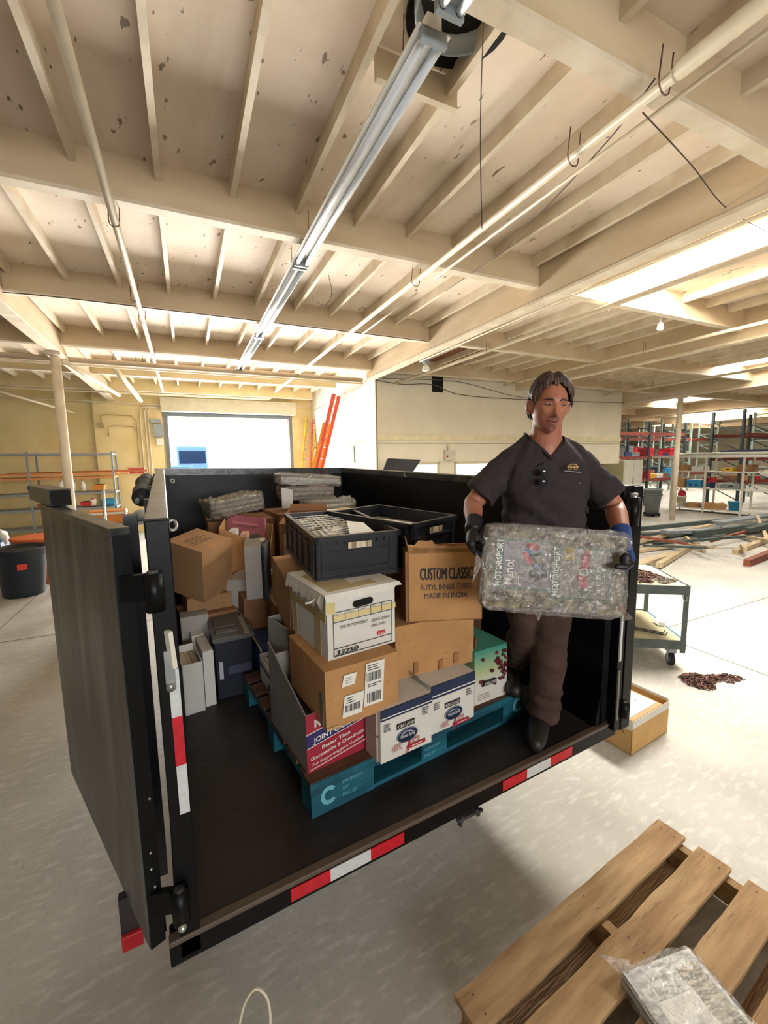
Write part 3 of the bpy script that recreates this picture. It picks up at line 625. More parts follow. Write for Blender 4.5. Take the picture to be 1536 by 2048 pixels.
# E: labelled brown carton under the file box
t = frame('cardboard_box', 'brown carton with white shipping labels, right under the white file box', 'box', .512, 1.405, .985, 2.5)
b_ = MB(); crisp(b_, .325, .40, .235, M['card']); b_.build('carton', t)
b_ = MB(); b_.box(-.001, -.003, 0, .33, .0, .0, M['card'])
for (x, z, w_, h_) in ((.075, .160, .055, .045), (.075, .035, .085, .085), (.17, .05, .085, .175)):
    lb = MB(); sh = .012
    lb.hexa([(x-sh, -.009, z), (x+w_-sh, -.009, z), (x+w_-sh, -.006, z), (x-sh, -.006, z), (x, -.009, z+h_), (x+w_, -.009, z+h_), (x+w_, -.006, z+h_), (x, -.006, z+h_)], M['white'])
    if w_ > .06:
        for (bz0, bh) in (((z+.02), .028),) if h_ < .1 else ((z+.012, .04), (z+.10, .036)):
            xx = x+.008
            while xx < x+w_-.014:
                bw_ = random.choice((.0012, .002, .003)); lb.box(xx-.006, -.0098, bz0, xx-.006+bw_, -.009, bz0+bh, M['ink']); xx += bw_+random.choice((.0012, .002, .003))
        for q in range(3 if h_ < .1 else 5): 
            zz = z+h_-.012-.009*q if q < 3 else z+.085-.008*(q-3); lb.box(x+.006, -.0098, zz, x+.006+w_*(.3+.45*random.random()), -.009, zz+.003, M['ink'])
    else:
        for q in range(3): lb.box(x+.006, -.0098, z+.03-.009*q, x+.03, -.009, z+.0325-.009*q, flat('8a8a8a'))
    lb.build('shipping_label', t, label='white shipping label')
b_ = MB(); b_.box(-.003, .02, 0, -.0005, .05, .14, flat('74766a', .4)); b_.box(.0, -.005, .0, .05, -.0035, .012, M['tape']); b_.build('packing_tape', t)

# F: white file storage box
t = frame('file_box', 'white file storage box numbered 33250, taped and standing on the brown labelled carton', 'box', .556, 1.478, 1.222, 4.0)
b_ = MB(); crisp(b_, .315, .385, .262, M['wbox'])
b_.box(.02, -.006, .155, .315, -.0055, .178, flat('d8c78e', .5))
def rect(mb, x0, z0, x1, z1, t_, m, y=-.0075):
    for a in ((x0, z0, x1, z0+t_), (x0, z1-t_, x1, z1), (x0, z0, x0+t_, z1), (x1-t_, z0, x1, z1)): mb.box(a[0], y, a[1], a[2], y+.001, a[3], m)
rect(b_, .022, .012, .296, .192, .0022, M['ink'])
b_.box(.022, -.0075, .150, .296, -.0065, .152, M['ink']); b_.box(.022, -.0075, .043, .296, -.0065, .0452, M['ink'])
for x in (.075, .135, .192, .245): b_.box(x, -.0075, .150, x+.0018, -.0065, .192, M['ink'])
for i, x in enumerate((.030, .082, .142, .200, .252)):
    ftext(b_, ('DEPT.', 'CONTENTS', 'DESTROY', 'FROM', 'TO')[i], x, .181, .0065, M['ink'], off=.0075)
for _o in (0, .0011, .0022): ftext(b_, '33250', .029+_o, .017, .026, M['ink'], shear=.25, width=.10, off=.0075+_o*.05)
ftext(b_, 'THE AUTOMOBILE', .05, .122, .018, M['ink'], shear=.1, width=.125, off=.0075)
ftext(b_, '2002-2004', .195, .118, .017, M['ink'], shear=.2, width=.088, off=.0075); ftext(b_, '1990-1993', .192, .095, .017, M['ink'], shear=.2, width=.07, off=.0075)
b_.box(.222, -.0078, .054, .262, -.0068, .070, M['red']); ftext(b_, 'STAPLES', .224, .057, .010, M['white'], width=.036, off=.0079)
b_.build('box_body', t)
b_ = MB(); pts = [(.118+.012*cos(a)*1+(.075 if cos(a) > 0 else 0), .225+.015*sin(a)) for a in [2*pi*k/20 for k in range(20)]]
pts = [(.125+.014*cos(a), .208+.014*sin(a)) for a in [pi/2+pi*k/8 for k in range(9)]]+[(.19+.014*cos(a), .211+.014*sin(a)) for a in [-pi/2+pi*k/8 for k in range(9)]]
b_.prism([(p[0], p[1]) for p in pts], (0, -.0082, 0), FX, FZ, (0, 1, 0), .002, M['dark']); b_.build('hand_hole', t)
b_ = MB()  # lid: top sheet with torn, drooping skirts
n = 26; vs = []; fs = []
for i in range(n+1):
    x = -.012+.345*i/n; dz = .026+.014*noise.noise(V3((i*.45, 0, 2)))
    if i > n-3: dz = .012
    vs += [(x, -.010, .268), (x+.002*noise.noise(V3((i, 1, 1))), -.024-.008*noise.noise(V3((i*.6, 5, 1))), .268-dz)]
fs = [(2*i, 2*i+1, 2*i+3, 2*i+2) for i in range(n)]; b_.add(vs, fs, M['wbox'])
b_.box(-.012, -.01, .262, .327, .395, .269, M['wbox'])
vs = []
for i in range(n+1):
    y = -.01+.40*i/n; dz = .05+.03*noise.noise(V3((i*.5, 7, 2))); vs += [(-.012, y, .268), (-.024-.006*noise.noise(V3((i*.5, 2, 2))), y, .268-dz)]
b_.add(vs, [(2*i, 2*i+2, 2*i+3, 2*i+1) for i in range(n)], M['wbox'])
b_.tube([(-.02, .06, .24), (-.045, .05, .232), (-.07, .04, .236)], .004, M['wbox'], 6)
b_.build('box_lid', t)
b_ = MB(); b_.box(-.0065, .05, .0, -.0045, .105, .26, M['tape']); b_.box(-.0075, .0, .155, -.0055, .385, .185, M['tape']); b_.box(-.007, .30, .0, -.005, .34, .26, M['tape'])
b_.box(.02, .02, .2692, .15, .3, .2705, M['tape']); b_.box(.15, .02, .2692, .24, .08, .2705, M['tape']); b_.box(-.0105, -.012, .19, .03, -.0085, .255, flat('d8c78e', .4)); b_.build('packing_tape', t)

# black folding crates
def crate(name_label, x, y, z, yaw, tx, w=.40, d=.60, h=.2, ty=0):
    t = frame('plastic_crate', name_label, 'crate', x, y, z, yaw, tx=tx, ty=ty, group='black folding crates')
    K = M['crate']; b_ = MB()
    b_.box(.012, .012, 0, w-.012, d-.012, .012, K)
    for (a, q) in (((.008, .008), (w-.008, .014)), ((.008, d-.014), (w-.008, d-.008)), ((.008, .008), (.014, d-.008)), ((w-.014, .008), (w-.008, d-.008))): b_.box(a[0], a[1], .0, q[0], q[1], h-.012, K)
    for a in ((0, 0, w, .02), (0, d-.02, w, d), (0, 0, .02, d), (w-.02, 0, w, d)):
        b_.box(a[0], a[1], h-.022, a[2], a[3], h, K); b_.box(a[0]+.002, a[1]+.002, 0, a[2]-.002, a[3]-.002, .022, K)
    for k in range(6):
        y_ = .03+k*(d-.07)/5
        for xx in (.0015, w-.0095): b_.box(xx, y_, .02, xx+.008, y_+.012, h-.02, K)
    for zz in (h*.74,):
        for xx in (.0015, w-.0095): b_.box(xx, .02, zz, xx+.008, d-.02, zz+.008, K)
    for y0 in (.0015, d-.0095):
        b_.box(.03, y0, .03, .055, y0+.008, h-.02, K); b_.box(w-.055, y0, .03, w-.03, y0+.008, h-.02, K)
        for zz in (.045, h*.62): b_.box(.055, y0, zz, w-.055, y0+.008, zz+.008, K)
        for k in range(8): b_.box(.06+k*(w-.14)/7, y0, h-.040, .066+k*(w-.14)/7, y0+.008, h-.022, K)
    b_.build('crate_shell', t)
    b_ = MB(); b_.box(w*.37, -.0015, h*.70, w*.64, .001, h*.84, M['paper']); b_.build('hand_slot', t, label='hand slot showing pale papers inside')
    return t
ct = crate('black folding crate full of loose prints, on top of the white file box', .575, 1.655, 1.482, -4, 3.5, .40, .60, .2)
ct2 = crate('black folding crate behind the inner tube box, beside the dark trailer wall', 1.03, 1.63, 1.485, 21, 2.5, .42, .56, .215)
def child_of(t, mb, name, label, cat, group=None):
    """a separate thing resting in container t: same placement, top-level"""
    o = mb.build(name); o.location = t.location; o.rotation_euler = t.rotation_euler; return tag(o, label, cat, group)
b_ = MB(); b_.box(.022, .02, .013, .25, .57, .150, M['gbox'], ); child_of(ct, b_, 'print_stack', 'stack of prints filling the left of the front crate', 'prints')
for k in range(5):
    b_ = MB(); x = .258+.022*k; b_.box(x, .03, .014, x+.018, .44, .155+.004*(k % 2), flat(('cbb184', 'd8c49a', 'b98f62', 'e0cfa8', 'a8654c')[k])); child_of(ct, b_, 'folder', ('tan', 'pale tan', 'brown', 'cream', 'reddish')[k]+' folder standing at the right side of the front crate', 'folder', 'folders in the front crate')
b_ = MB()
gm = mat('photo_print', 'd6d2c2', .3, col2='4a5262', scale=26, lo=.44, hi=.5)
b_.add([(.025, .03, .158), (.25, .02, .160), (.24, .30, .178), (.03, .28, .162)], [(0, 1, 2, 3)], gm)
for i in range(8): b_.bar((.028+.028*i, .03, .1615), (.028+.028*i, .29, .172), .005, .0015, M['crate'])
for i in range(8): b_.bar((.025, .04+.033*i, .1630), (.25, .035+.033*i, .1655+.002*i), .006, .0015, M['white'])
child_of(ct, b_, 'contact_sheet', 'glossy contact sheet with a black and white grid, lying on the front crate', 'print')
b_ = MB(); b_.add([(.04, .31, .165), (.28, .30, .172), (.27, .56, .19), (.05, .55, .175)], [(0, 1, 2, 3)], gm)
for i in range(9): b_.bar((.045+.026*i, .31, .171), (.05+.025*i, .55, .186), .005, .0015, M['crate'])
for i in range(6): b_.bar((.04, .33+.042*i, .172+.003*i), (.27, .32+.042*i, .180+.002*i), .006, .0015, M['white'])
child_of(ct, b_, 'contact_sheet', 'glossy contact sheet with a pale grid, at the back of the front crate', 'print')
b_ = MB(); b_.hexa([(.17, .02, .17), (.31, .03, .165), (.30, .20, .20), (.22, .22, .21), (.17, .02, .175), (.31, .03, .17), (.30, .20, .205), (.22, .22, .215)], M['white']); b_.box(.22, .04, .1765, .28, .055, .1775, M['inkr']); child_of(ct, b_, 'photo_card', 'white photo card tilted across the folders in the front crate', 'print')
b_ = MB(); b_.box(.03, .03, .012, .40, .56, .145, M['gbox']); b_.box(.05, .05, .145, .3, .4, .158, M['white']); child_of(ct2, b_, 'print_stack', 'pale prints lying inside the rear crate', 'prints')

# I: inner tube carton
t = frame('cardboard_box', 'brown inner tube carton with large black lettering and a ragged open top', 'box', .985, 1.575, 1.258, -24)
b_ = MB(); CK = M['card']
w_, d_, h_ = .345, .20, .35
crisp(b_, w_, d_, h_, CK, open_=True, cut=(h_, h_-.02, h_-.03, h_-.03))
n = 22; vs = []
for i in range(n+1):
    x = w_*i/n; dz = .012+.016*noise.noise(V3((i*.35, 9, 0)))+(.018 if 2 < i < 8 else 0)-(.02*i/n)
    vs += [(x, 0, h_-.03), (x, 0, h_+dz), (x, .005, h_-.03), (x, .005, h_+dz)]
fs = []
for i in range(n): a = 4*i; fs += [(a, a+4, a+5, a+1), (a+2, a+3, a+7, a+6), (a+1, a+5, a+7, a+3)]
b_.add(vs, fs, CK)
for _o in (0, .0016, .0032): ftext(b_, 'CUSTOM CLASSIC', .054+_o, .198, .078, M['ink'], width=.243, off=.001+_o*.05)
ftext(b_, 'BUTYL INNER TUBES', .058, .150, .036, M['ink2'], width=.235, off=.001)
ftext(b_, 'MADE IN INDIA', .075, .110, .036, M['ink2'], width=.2, off=.001)
b_.build('carton', t)
b_ = MB(); flap(b_, (0, .002, h_-.01), (0, .18, h_-.02), (-1, 0, .2), .05, 12, M['card3']); b_.box(-.012, .0, 0, -.001, .19, h_-.02, M['card3']); b_.build('box_flap', t)
# J: long brown carton below it
t = frame('cardboard_box', 'long plain brown carton under the inner tube carton', 'box', .915, 1.575, .995, -4.5)
b_ = MB(); crisp(b_, .43, .34, .255, M['card'], sag=.012)
for (x, z) in ((.09, .02), (.225, .005), (.31, .02)): b_.hexa([(x, -.0095, z), (x+.025, -.0095, z), (x+.025, -.004, z), (x, -.004, z), (x, -.0095, z+.05), (x+.025, -.0095, z+.05), (x+.025, -.004, z+.05), (x, -.004, z+.05)], flat('9b6c45', .5))
b_.build('carton', t)
b_ = MB(); b_.hexa([(.43, 0, .0), (.4305, .25, .0), (.47, .30, .12), (.46, .02, .10), (.432, 0, .005), (.435, .25, .005), (.475, .30, .125), (.465, .02, .105)], M['card3']); b_.build('box_flap', t)
b_ = MB(); b_.box(-.005, .0, -.045, .2, .20, -.002, M['card3']); o = b_.build('cardboard_sheet'); o.location = t.location; o.rotation_euler = t.rotation_euler
tag(o, 'folded piece of brown cardboard wedged above the left juice box', 'cardboard')

# juice boxes B, C
def juice(label, x, y, yaw, top):
    t = frame('juice_box', label, 'box', x, y, BP, yaw, group='white and blue juice cartons on the pallet')
    w_, d_, h_ = .26, .30, .232; b_ = MB(); crisp(b_, w_, d_, h_, M['wbox'])
    y0 = -.0065
    if top: b_.box(0, y0, h_-.062, w_, -.001, h_, flat('1c2c4c')); b_.box(0, y0-.001, h_-.050, w_, y0, h_-.045, M['white']); z_ = -.02
    else: b_.box(0, y0, h_-.045, w_, -.001, h_, flat('1c2c4c')); b_.box(0, y0-.001, h_-.036, w_, y0, h_-.032, M['white']); z_ = 0
    b_.box(.075, y0-.001, .126+z_, .165, y0, .150+z_, M['ink']); ftext(b_, 'KIRKLAND', .078, .132+z_, .021, M['white'], width=.083, off=-y0+.0015)
    X = Matrix.Translation((.128, y0, .088+z_)) @ Matrix.Rotation(rad(90), 4, 'X') @ Matrix.Scale(1.75, 4, (1, 0, 0))
    b_.lathe([(.0305, 0), (.0305, .0012)], flat('8f98a8'), n=30, X=X); b_.lathe([(.028, .0012), (.028, .002)], flat('1f3354'), n=30, X=X)
    ftext(b_, 'Ocean Spray', .091, .083+z_, .021, M['white'], width=.074, off=-y0+.0026)
    b_.tube([(.10, y0-.0026, .100+z_), (.12, y0-.0026, .108+z_), (.145, y0-.0026, .103+z_), (.16, y0-.0026, .093+z_)], .0013, M['white'], 5)
    ftext(b_, '100%', .052, .036+z_, .030, M['inkr'], width=.045, off=-y0+.001); ftext(b_, 'J', .118, .020+z_, .060, M['inkr'], shear=.2, off=-y0+.001); ftext(b_, 'UICE', .140, .036+z_, .034, M['inkr'], width=.050, off=-y0+.001)
    b_.box(.125, y0-.001, .021+z_, .222, y0, .036+z_, M['inkr']); b_.box(.150, y0-.0015, .027+z_, .205, y0, .030+z_, M['white'])
    for (xx, zz) in ((.012, .165+z_), (.205, .175+z_)):
        for q in range(4): b_.box(xx, y0-.001, zz-.009*q, xx+.028+.008*random.random(), y0, zz-.009*q+.003, flat('66707c'))
    for q in range(2): b_.box(.06, y0-.001, .062+z_-.005*q, .19, y0, .0633+z_-.005*q, flat('c08a92'))
    b_.build('carton', t)
    b_ = MB(); flap(b_, (0, .03, h_), (0, d_-.03, h_), (-1, 0, 0), .05, 50, M['gbox']); b_.build('box_flap', t)
    if not top:
        b_ = MB(); b_.hexa([(-.0085, .005, .115), (-.003, .005, .115), (-.003, .29, .115), (-.0085, .29, .115), (-.0085, .005, .118), (-.003, .005, .118), (-.003, .29, .118), (-.0085, .29, .118)], flat('7c6a60')); b_.box(-.0085, .02, 0, -.001, .11, .22, flat('b5a296', .7)); b_.build('side_label', t)
    return t
juice('white juice carton on the pallet edge beside the red joint care carton', .739, 1.40, 3, False)
juice('white juice carton on the pallet between the first juice carton and the berry carton', 1.022, 1.449, 3, True)
# D: berry carton
t = frame('fruit_box', 'white and green carton printed with dark berries at the pallet right end', 'box', 1.338, 1.525, BP, .7)
gr = mat('berry_box_print', 'c9c6bb', .7); N, L, b = nodes(gr)
_tc = N.new('ShaderNodeTexCoord'); _sx = N.new('ShaderNodeSeparateXYZ'); _cr = N.new('ShaderNodeValToRGB'); L.new(_tc.outputs['Generated'], _sx.inputs[0]); L.new(_sx.outputs['Z'], _cr.inputs[0])
e = _cr.color_ramp.elements; e[0].position = .35; e[0].color = lin('d6d2c8'); e[1].position = .95; e[1].color = lin('3f8f7c'); e_ = e.new(.6); e_.color = lin('a9b884'); L.new(_cr.outputs[0], b.inputs['Base Color'])
b_ = MB(); crisp(b_, .222, .30, .283, gr)
cr_ = flat('6a1f2c', .5)
random.seed(5)
for k in range(34):
    x, z = .165+.035*random.gauss(0, 1), .175+.035*random.gauss(0, 1)
    if k < 7: x, z = random.choice((.035, .05, .07, .19, .20)), random.choice((.12, .14, .15, .235, .10))
    x = min(max(x, .02), .205); z = min(max(z, .09), .25)
    b_.lathe([(.009, 0), (.009, .001)], cr_, n=12, X=Matrix.Translation((x, -.007-.0002*k, z)) @ Matrix.Rotation(rad(90), 4, 'X'))
b_.box(.05, -.0160, .098, .135, -.0145, .122, M['ink']); ftext(b_, 'KIRKLAND', .054, .103, .020, M['white'], width=.078, off=.0165)
for q in range(3): b_.box(.02, -.0075, .05-.012*q, .10, -.0065, .0515-.012*q, flat('8d8a80'))
b_.build('carton', t)
# A: joint care tray
t = frame('display_box', 'red and purple JOINT CARE display carton at the front left pallet corner', 'box', .461, 1.50, BP, 5)
b_ = MB(); w_, d_ = .30, .42
b_.hexa([(0, 0, 0), (.005, 0, 0), (.005, d_, 0), (0, d_, 0), (0, 0, .245), (.005, 0, .245), (.005, d_, .40), (0, d_, .40)], flat('8c8580', .7))
b_.box(0, 0, 0, w_, .005, .245, M['gbox']); b_.box(w_-.005, 0, 0, w_, d_, .245, M['gbox']); b_.box(0, d_-.005, 0, w_, d_, .33, M['gbox']); b_.box(0, 0, 0, w_, d_, .005, M['gbox'])
rd, pu = flat('a3253a', .5), flat('332a66', .5)
b_.box(0, -.002, .0, w_, 0, .245, rd); b_.hexa([(0, -.0035, .105), (w_, -.0035, .150), (w_, -.002, .150), (0, -.002, .105), (0, -.0035, .160), (w_, -.0035, .200), (w_, -.002, .200), (0, -.002, .160)], pu)
for zz, q in ((.103, .148), (.162, .202)): b_.hexa([(0, -.004, zz), (w_, -.004, q), (w_, -.002, q), (0, -.002, zz), (0, -.004, zz+.003), (w_, -.004, q+.003), (w_, -.002, q+.003), (0, -.002, zz+.003)], M['white'])
xd = V3((1, 0, .14)); yd = V3((-.0, 0, 1))
b_.text('Move Free', (.035, -.004, .185), xd, yd, .050, M['white'], bold=.02, width=.17)
b_.text('JOINT CARE', (.028, -.005, .122), xd, yd, .030, M['white'], bold=.02, width=.17)
b_.text('Better Than', (.065, -.004, .083), xd, yd, .022, M['white'], bold=.012, width=.13)
b_.text('Glucosamine & Chondroitin', (.015, -.004, .050), xd, yd, .021, M['white'], bold=.012, width=.25)
b_.text('For Supporting Joint Comfort', (.022, -.004, .025), xd, yd, .017, M['white'], bold=.01, width=.24)
b_.hexa([(.01, -.004, .008), (.29, -.004, .045), (.29, -.002, .045), (.01, -.002, .008), (.01, -.004, .011), (.29, -.004, .048), (.29, -.002, .048), (.01, -.002, .011)], M['white'])
b_.build('carton', t)
b_ = MB(); b_.box(.008, .01, .006, w_-.008, d_-.01, .2, flat('2a2622', .8)); child_of(t, b_, 'magazine_stack', 'dark magazines inside the joint care carton', 'magazines')

# ------------------------------------------------------------------ blue pallet
t = frame('pallet', 'blue-painted block pallet under the stacked cartons in the trailer', 'pallet', .452, 1.44, BZ+.001, 3.4)
TL, TW = 1.21, 1.0
for x in (0, TL/2-.07, TL-.145):
    for y in (0, TW/2-.05, TW-.1): b_ = MB(); b_.box(x, y, .018, x+.145, y+.1, .108, M['teal']); b_.build('block', t)
for y in (0, TW/2-.05, TW-.1): b_ = MB(); b_.box(0, y, 0, TL, y+.1, .018, M['teal']); b_.build('bottom_board', t)
for x in (0, TL/2-.07, TL-.145): b_ = MB(); b_.box(x, 0, .108, x+.145, TW, .126, M['teal']); b_.build('stringer_board', t)
for k in range(7): b_ = MB(); y = k*(TW-.1)/6; b_.box(0, y+.001, .127, TL, y+.11, .144, M['teal'] if False else M['brownwood']); b_.build('deck_board', t)
b_ = MB(); b_.box(-.002, -.003, .10, TL+.002, .001, .142, M['teal'])
b_.box(0, -.0035, 0, .28, .001, .14, M['teal'])
def stencil(mb, x, z):
    for k in range(9):
        a = rad(40+k*31); a2 = rad(40+(k+1)*31); c = (x, -.005, z)
        mb.hexa([(c[0]+r_*cos(q)*1.0, c[1], c[2]+r_*sin(q)*1.1) for r_, q in ((.020, a), (.036, a), (.036, a2), (.020, a2))]+[(c[0]+r_*cos(q), c[1]+.001, c[2]+r_*sin(q)*1.1) for r_, q in ((.020, a), (.036, a), (.036, a2), (.020, a2))], M['tealw'])
stencil(b_, .075, .070); stencil(b_, 1.17, .075)
for q in range(3): ftext(b_, ('PROPERTY', 'OF', 'PALLET')[q], .135, .092-.028*q, .020, M['tealw'], off=.004); ftext(b_, ('BLUE', 'CONCEPT', 'PALLET')[q], .548, .092-.030*q, .020, M['tealw'], off=.004)
b_.box(.54, -.0035, .02, .68, .001, .12, M['teal'])
b_.build('front_face', t)
# ------------------------------------------------------------------ older boxes behind the pallet load
def brown(label, x, y, z, yaw, w, d, h, m='card3', open_=False, tx=0, ty=0, cut=None, flaps=(), text=None, name='cardboard_box', cat='box'):
    t = frame(name, label, cat, x, y, z, yaw, tx=tx, ty=ty); b_ = MB(); crisp(b_, w, d, h, M[m], open_=open_, cut=cut, sag=.01)
    if text:
        for (s_, tx_, tz_, sz, wd, mm) in text: ftext(b_, s_, tx_, tz_, sz, M[mm], width=wd, off=.008 if not open_ else .002)
    b_.build('carton', t)
    if flaps:
        f_ = MB()
        for (a, b2, out, l, ang) in flaps: flap(f_, a, b2, out, l, ang, M[m])
        f_.build('box_flap', t)
    return t
# K
t = brown('tall brown carton squeezed left of the white file box, its top flap caved in', .535, 1.93, 1.165, -3, .30, .40, .255, 'card2', tx=9)
t = brown('narrow grey board standing below the tall brown carton', .53, 1.95, BZ+.15, 12, .13, .22, .42, 'gbox', open_=True, name='magazine_box')
# support for crates etc. (brown boxes seen in the gaps)
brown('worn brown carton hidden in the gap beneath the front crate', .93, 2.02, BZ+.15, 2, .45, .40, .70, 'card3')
# R: open carton with envelopes
t = brown('open worn carton packed with tan envelopes, behind the front crate', .70, 2.68, 1.20, -28, .27, .36, .40, 'card3', open_=True, cut=(.40, .38, .44, .46), flaps=(((.0, .34, .44), (.27, .36, .44), (0, 1, .2), .05, 25),))
b_ = MB(); b_.box(.03, -.003, .14, .10, -.001, .33, flat('c9bba8')); b_.box(-.003, .05, .1, -.001, .3, .36, flat('a89a8a', .7))
for k in range(5): b_.box(-.004, .08+.04*k, .15, -.002, .10+.03*k, .24+.015*k, flat('6b2f33', .6))
b_.build('printed_label', t)
for k in range(7):
    b_ = MB(); y = .03+.042*k; b_.box(.012, y, .05, .258, y+.034, .36+.006*(k % 3), M['card'] if k % 2 else flat('cbb084')); child_of(t, b_, 'envelope', ('first', 'second', 'third', 'fourth', 'fifth', 'sixth', 'seventh')[k]+' tan envelope from the front in the open worn carton behind the front crate', 'envelope', 'tan envelopes in the open carton')
# S: open carton with red folder and video cases
t = brown('open carton with a red folder sticking out, below the left wrapped bundle', .41, 3.25, 1.12, -18, .36, .36, .42, 'card', open_=True, cut=(.40, .24, .36, .46))
b_ = MB(); b_.hexa([(.03, .20, .30), (.30, .22, .24), (.31, .23, .24), (.03, .21, .30), (.02, .26, .47), (.30, .29, .42), (.31, .30, .42), (.02, .27, .47)], flat('8e4450', .5)); b_.hexa([(.06, .23, .40), (.25, .25, .36), (.25, .26, .36), (.06, .24, .40), (.06, .235, .415), (.25, .255, .375), (.25, .27, .38), (.06, .25, .42)], flat('a86068', .4)); child_of(t, b_, 'red_folder', 'dull red folder leaning in the open carton', 'folder')
for k, (x, c) in enumerate(((.06, 'd8d4cb'), (.14, 'cfa98a'), (.21, '2a2c30'), (.26, 'c9c4b8'))):
    b_ = MB(); b_.box(x, .04, .15, x+.05, .19, .37-.03*k, flat(c)); child_of(t, b_, 'media_case', ('white', 'pink-brown', 'black', 'grey')[k]+' case standing in the open carton with the red folder', 'case', 'cases in the open carton')
t = brown('grey-brown carton with dark printing under the open carton', .40, 2.98, .90, -30, .28, .30, .30, 'gbox')
# L pair by left wall
t = frame('cardboard_box', 'brown carton with faint printing on top, wedged askew by the left trailer wall', 'box', .245, 2.86, 1.10, 38)
t.rotation_euler = (rad(11), rad(-9), rad(38))
b_ = MB(); crisp(b_, .26, .30, .36, M['card2'], sag=.01)
for i in range(5):
    for q in range(6-i % 3): b_.box(.05+.025*q, .10+.022*i, .3655, .068+.025*q, .108+.022*i, .367, flat('6d5640'))
b_.build('carton', t)
t = brown('brown carton under the askew one by the left trailer wall', .15, 2.93, .93, 4, .28, .26, .19, 'card2')
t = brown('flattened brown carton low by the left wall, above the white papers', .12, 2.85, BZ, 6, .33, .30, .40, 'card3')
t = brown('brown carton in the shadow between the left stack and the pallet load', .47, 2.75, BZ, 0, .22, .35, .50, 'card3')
# M: dark bin with grey ribbed lid
t = frame('storage_bin', 'dark blue plastic bin with a grey ribbed lid, on the trailer floor', 'bin', .247, 2.485, BZ, -2)
b_ = MB(); b_.hexa([(.01, .01, 0), (.205, .01, 0), (.205, .60, 0), (.01, .60, 0), (0, 0, .355), (.215, 0, .355), (.215, .61, .355), (0, .61, .355)], flat('171c2a', .45)); b_.build('bin_body', t, bevel=.006)
b_ = MB(); b_.box(-.006, -.006, .355, .225, .62, .378, M['crate2'])
for y in (.06, .40): b_.box(.02, y, .378, .15, y+.05, .388, M['crate2']); b_.box(.025, y+.06, .378, .145, y+.065, .382, M['ink'])
b_.box(.02, .16, .378, .15, .34, .384, M['crate2']); b_.box(.17, .0, .378, .20, .61, .384, flat('8c8a80', .6)); b_.box(.178, .30, .384, .192, .36, .39, M['ink']); b_.build('bin_lid', t, bevel=.003)
b_ = MB(); b_.box(.022, -.004, .13, .043, .004, .235, flat('b9bcc2', .5)); b_.build('bin_label', t, label='small white upright label'); b_ = MB(); b_.box(.07, -.003, .15, .2, .002, .20, flat('3c3f55', .5)); b_.build('bin_label', t)
# N: white magazine files by the left wall
def magfile(label, x, y, yaw, w, d, h, m='wbox', closed=True, name='magazine_file'):
    t = frame(name, label, 'magazine file', x, y, BZ, yaw); b_ = MB()
    if closed: crisp(b_, w, d, h, M[m], sag=.002)
    else: crisp(b_, w, d, h, M[m], open_=True, cut=(h, h, h+.02, h+.02), th=.004)
    b_.build('file_body', t)
    return t
magfile('white box file with a closed top standing against the dark bin', .185, 2.46, 4, .055, .24, .325)
t = magfile('open white box file holding brown magazines beside the left wall', .075, 2.42, 6, .105, .24, .29, closed=False)
b_ = MB(); b_.box(.008, .02, .01, .095, .22, .27, M['paper']); child_of(t, b_, 'magazine_stack', 'brown-edged magazines in the open white box file', 'magazines')
magfile('white box file lying behind the first ones by the left wall', .15, 2.72, 2, .07, .18, .33)
t = magfile('grey white box at the back of the papers by the left wall', .10, 2.82, 0, .16, .12, .42, 'gbox')
# P: white magazine file with spines
t = frame('magazine_file', 'white and blue magazine file packed with thin white spines, left of the pallet', 'magazine file', .480, 2.07, BZ, 1)
b_ = MB(); crisp(b_, .062, .30, .255, M['wbox'], open_=True, cut=(.255, .255, .285, .285), th=.004); b_.box(-.001, -.002, .225, .063, .302, .24, flat('2d3d5c', .5)); b_.box(.02, -.003, .03, .05, -.001, .05, M['ink']); b_.box(-.002, .08, .15, -.0005, .13, .19, flat('3b4c68')); b_.build('file_body', t)
for k in range(5): b_ = MB(); x = .006+.0105*k; b_.box(x, .01, .01, x+.008, .29, .262, flat(('d8d0c0', 'c9b8a0', 'e2dcd0', 'b5a590', 'ddd8cc')[k])); child_of(t, b_, 'magazine', ('leftmost', 'second from left', 'middle', 'fourth from left', 'rightmost')[k]+' thin magazine in the white and blue file', 'magazine', 'thin magazines in the white and blue file')
b_ = MB(); b_.box(.0, .31, .0, .11, .62, .30, flat('1f3a66', .5)); b_.box(.0, .308, .29, .012, .62, .302, M['alu']); o = b_.build('blue_binder'); o.location = t.location; tag(o, 'dark blue binder box behind the white and blue magazine file', 'binder')
# Q: printed white boxes standing in the shadow
brown('white printed carton standing in shadow behind the tall brown carton', .485, 2.72, 1.12, -12, .10, .32, .34, 'gbox')
brown('dark video case leaning beside the white printed carton', .585, 2.70, 1.10, -16, .04, .34, .36, 'crate', tx=-4, name='video_case', cat='case')
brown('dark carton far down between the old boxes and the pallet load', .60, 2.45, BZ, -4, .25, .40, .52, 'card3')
brown('white-lidded carton in the back row under the crinkled bundles', 1.05, 3.0, 1.20, 4, .42, .40, .37, 'wbox', flaps=(((0, 0, .37), (.42, 0, .37), (0, -1, 0), .05, 80),))
for k, (x, c) in enumerate(((1.13, 'cfc7b4'), (1.24, 'dedad0'), (1.36, 'b79f74'))):
    b_ = MB(); b_.box(0, 0, 0, .10, .22, .02+.006*k, flat(c)); o = b_.build('paper_stack'); o.location = (x, 3.02, 1.573); o.rotation_euler = (0, 0, .1*k); tag(o, ('grey', 'white', 'tan')[k]+' paper stack on the white-lidded carton', 'papers', 'paper stacks on the white-lidded carton')
